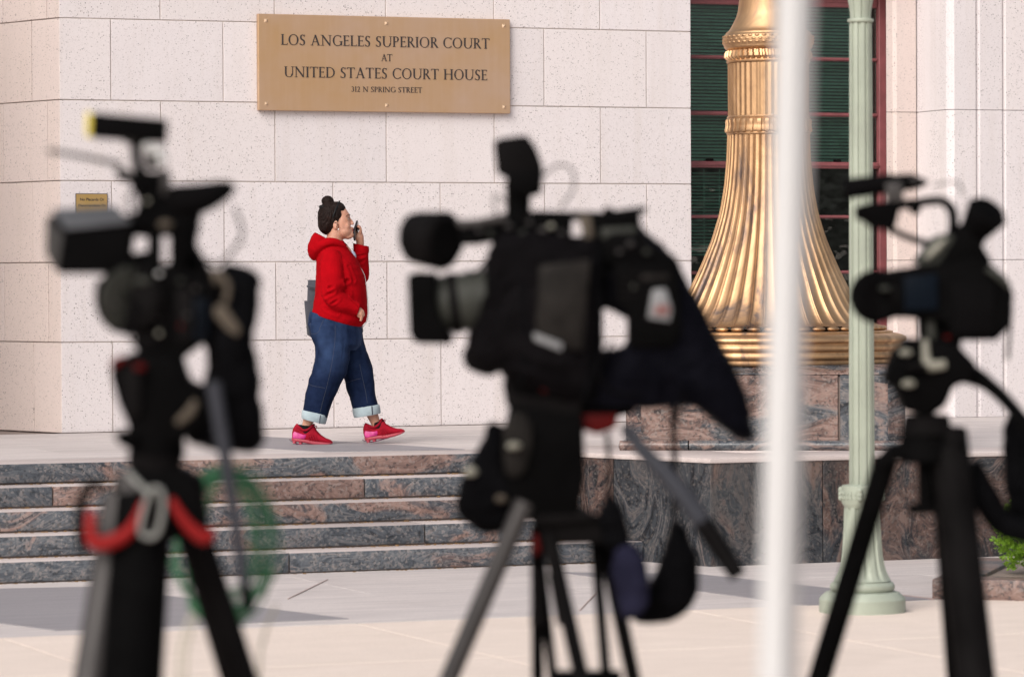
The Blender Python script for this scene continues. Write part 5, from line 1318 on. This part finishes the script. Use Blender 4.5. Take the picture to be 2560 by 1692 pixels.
# ---------- right: small camcorder
DR = 9.2
tr_ = Dev('camera_tripod', DR, 2150, 'slim black tripod at the right with a raised pan handle', 'tripod', z=0.0, group='camera tripods')
def Q(*pts):
    o = [(1760.4 + q[0] / 1.2903, 352.1 + q[1] / 1.2903, *q[2:]) for q in pts]
    return o if len(o) > 1 else o[0]
tr_.prism('quick_plate', Q((420, 556), (596, 560), (596, 584), (424, 584)), -44, 44, 'black', 4)
tr_.prism('fluid_head', Q((396, 590), (440, 566), (580, 570), (640, 632), (620, 680), (572, 700), (548, 756), (500, 790), (428, 772), (402, 706), (368, 682), (380, 640)), -56, 56, 'black', 8)
tr_.prism('head_arm', Q((566, 612), (610, 620), (646, 662), (626, 690), (576, 676)), -30, 10, 'black', 6)
tr_.ball('head_knob', Q((428, 598, -58)), (15, 15, 8), 'knob'); tr_.ball('head_knob', Q((436, 690, -62)), (17, 18, 9), 'knob'); tr_.ball('head_disc', Q((462, 640, -60)), (30, 34, 8), 'char')
tr_.tube('plate_lever', Q((486, 560, -60), (488, 612, -64), (500, 636, -66), (544, 632, -62)), [7, 10, 13, 10], 'knob')
tr_.cyl('pan_base', (2146, 960, 0), (2146, 1010, 0), 54, 60, 'char'); tr_.cyl('shoulder', (2140, 1000, 0), (2138, 1072, 0), 52, 62, 'black')
tr_.prism('leg_crown', [(2030, 1066), (2062, 1030), (2170, 1012), (2226, 1020), (2238, 1070), (2220, 1096), (2160, 1058), (2080, 1060), (2044, 1090)], -46, 46, 'black', 8)
tr_.cyl('centre_column', (2144, 1060, 0), (2146, 1176, 0), 20, 20, 'black'); tr_.prism('column_foot', [(2104, 1166), (2176, 1164), (2178, 1188), (2106, 1190)], -24, 24, 'black', 4)
tr_.leg('leg', (2052, 1062, -10), (1898, 1568), .15, 28, 24, 'black')
tr_.leg('leg', (2196, 1000, 10), (2262, 1568), -.45, 46, 34, 'char')
tr_.leg('leg', (2188, 1010, 40), (2226, 1568), .45, 34, 26, 'black')
tr_.prism('leg_label', [(2180, 1110), (2196, 1100), (2228, 1210), (2222, 1230), (2208, 1226)], -58, -52, 'grey', 2)
tr_.tube('pan_handle', [(2196, 858, 0), (2240, 864, -10), (2290, 892, -20), (2340, 942, -30), (2400, 1024, -40), (2450, 1100, -50)], [30, 26, 17, 16, 18, 20], 'black')
tr_.tube('strap', [(2250, 1076, 30), (2290, 1160, 30), (2330, 1216, 30), (2400, 1236, 30)], [26, 34, 30, 26], 'cloth')
hb_ = Dev('hanging_bag', DR + .1, 2370, 'black cloth bag hanging at the right edge of the picture', 'bag', ybase=1230)
hb_.pillow('bag', [(2330, 950), (2380, 975), (2440, 1020), (2450, 1200), (2400, 1244), (2344, 1222), (2328, 1100)], 20, 50, 'cloth')

vr = Dev('video_camera', DR, 2200, 'small black camcorder with shotgun microphone, rightmost of three', 'camera', ybase=786, group='press video cameras')
def Q(*pts):
    o = [(1760.4 + q[0] / 1.2903, 352.1 + q[1] / 1.2903, *q[2:]) for q in pts]
    return o if len(o) > 1 else o[0]
vr.prism('body', Q((398, 356), (470, 340), (560, 330), (640, 312), (690, 340), (735, 385), (748, 430), (738, 520), (700, 562), (570, 564), (545, 505), (400, 492)), -60, 64, 'black', 8)
vr.prism('upper_deck', Q((520, 350), (580, 250), (600, 240), (650, 262), (690, 330), (640, 360)), -40, 40, 'black', 8)
vr.prism('handle_foot', Q((456, 330), (512, 256), (560, 240), (584, 262), (566, 312), (510, 352)), -30, 34, 'lensg', 8)
vr.tube('handle_glint', Q((492, 318, -34), (520, 290, -36), (548, 262, -34)), [5, 9, 5], 'knob', sub=3)
vr.cyl('lens_hood', Q((338, 432, -40)), Q((372, 428, 50)), 62, 60, 'black'); vr.cyl('lens_front', Q((326, 432, -30)), Q((342, 432, -46)), 44, 58, 'rubber')
vr.cyl('lens_barrel', Q((380, 426, 0)), Q((440, 420, 0)), 56, 58, 'char'); vr.ball('hood_glint', Q((366, 408, -62)), (14, 18, 6), 'lensg')
vr.prism('handle_front', Q((284, 164), (330, 152), (416, 146), (412, 190), (400, 232), (346, 232), (306, 206), (288, 200)), -30, 30, 'black', 5)
vr.tube('handle_bar', Q((400, 162, 0), (470, 152, 0), (540, 146, 0), (572, 172, 0), (578, 216, 0), (572, 262, 0)), [13, 11, 11, 13, 13, 14], 'black')
vr.tube('handle_stay', Q((380, 226, 0), (430, 250, 0), (500, 274, 0)), [9, 8, 9], 'char'); vr.prism('zoom_rocker', Q((444, 160), (482, 158), (476, 186), (452, 186)), -18, 18, 'black', 4)
vr.cyl('microphone', Q((250, 112, 0)), Q((400, 92, 0)), 25, 23, 'rubber'); vr.cyl('mic_rear', Q((396, 96, 0)), Q((470, 88, 0)), 22, 19, 'black'); vr.tube('mic_tail', Q((464, 86, 0), (498, 90, 6), (474, 104, 10)), [12, 5, 6], 'black', sub=3)
vr.prism('mic_holder', Q((372, 96), (420, 88), (428, 150), (380, 152)), -28, 28, 'grey', 4); vr.ball('mic_screw', Q((458, 84, -22)), (9, 9, 7), 'grey')
vr.cyl('viewfinder', Q((598, 300, 10)), Q((648, 220, -14)), 40, 34, 'black')
vr.cyl('eyecup', Q((640, 236, -10)), Q((676, 176, -40)), 36, 50, 'rubber'); vr.cyl('eyecup_opening', Q((674, 180, -38)), Q((680, 170, -44)), 42, 40, 'black')
vr.prism('grip', Q((676, 346), (716, 366), (752, 420), (742, 510), (704, 540)), -50, 80, 'char', 8); vr.tube('grip_strap', Q((668, 350, -62), (708, 374, -66), (736, 406, -62)), [6, 10, 6], 'lensg', sub=3)
vr.prism('side_screen', Q((420, 372), (520, 364), (522, 470), (424, 474)), -74, -58, 'bluep', 4); vr.prism('rear_panel', Q((560, 392), (690, 388), (690, 540), (566, 544)), -70, -58, 'rubber', 4)
vr.ball('record_button', Q((552, 552, -62)), (8, 7, 4), 'redd')
vr.prism('tripod_boss', Q((470, 488), (560, 500), (566, 572), (478, 572)), -26, 26, 'black', 4); vr.prism('boss_plate', Q((492, 500), (518, 500), (520, 560), (496, 560)), -34, -26, 'lensg', 3)
vr.tube('strap', Q((744, 460, -40), (738, 540, -44), (732, 620, -40)), 5, 'cloth'); vr.tube('shoe_cable', Q((520, 100, 0), (590, 90, 10), (610, 130, 10)), 2.5, 'grey')

# ---------- white pole nearest the lens
DP = 5.4
wp = Dev('white_pole', DP, 1815, 'slender square white post standing out of focus in front of the gold lamp', 'pole', z=0.0)
def pole(y): return 1842 + (1800 - 1842) * y / 1568.0
bm = bmesh.new(); kq = wp.k
yg = 3400
lo, hi = 1568, 5000
for _ in range(50):
    yg = (lo + hi) / 2
    if T(pole(yg) * DT, yg * DT, DP).z > 0: lo = yg
    else: hi = yg
def sq(c, h, al):
    out = []
    for i in range(4):
        for j in (-1, 1):
            a = al + i * math.pi / 2; e = Vector((math.cos(a), math.sin(a), 0)); f_ = Vector((-math.sin(a), math.cos(a), 0))
            out.append(c + e * h + f_ * h * .86 * j)
    return out
al = math.atan2(-math.cos(R(34)), -math.sin(R(34)))
add_loft(bm, [sq(wp.P(pole(yg), yg), 35 * kq, al), sq(wp.P(pole(-500), -500), 35 * kq, al)])
wp.add('square_tube', bm, 'white', ang=R(30))
bm = bmesh.new(); q = wp.P(pole(yg), yg); lathe(bm, [(.09, 0), (.09, .012), (.05, .02), (.03, .06), (.02, .065)], 40, (q.x, q.y, 0)); wp.add('base_plate', bm, 'white')
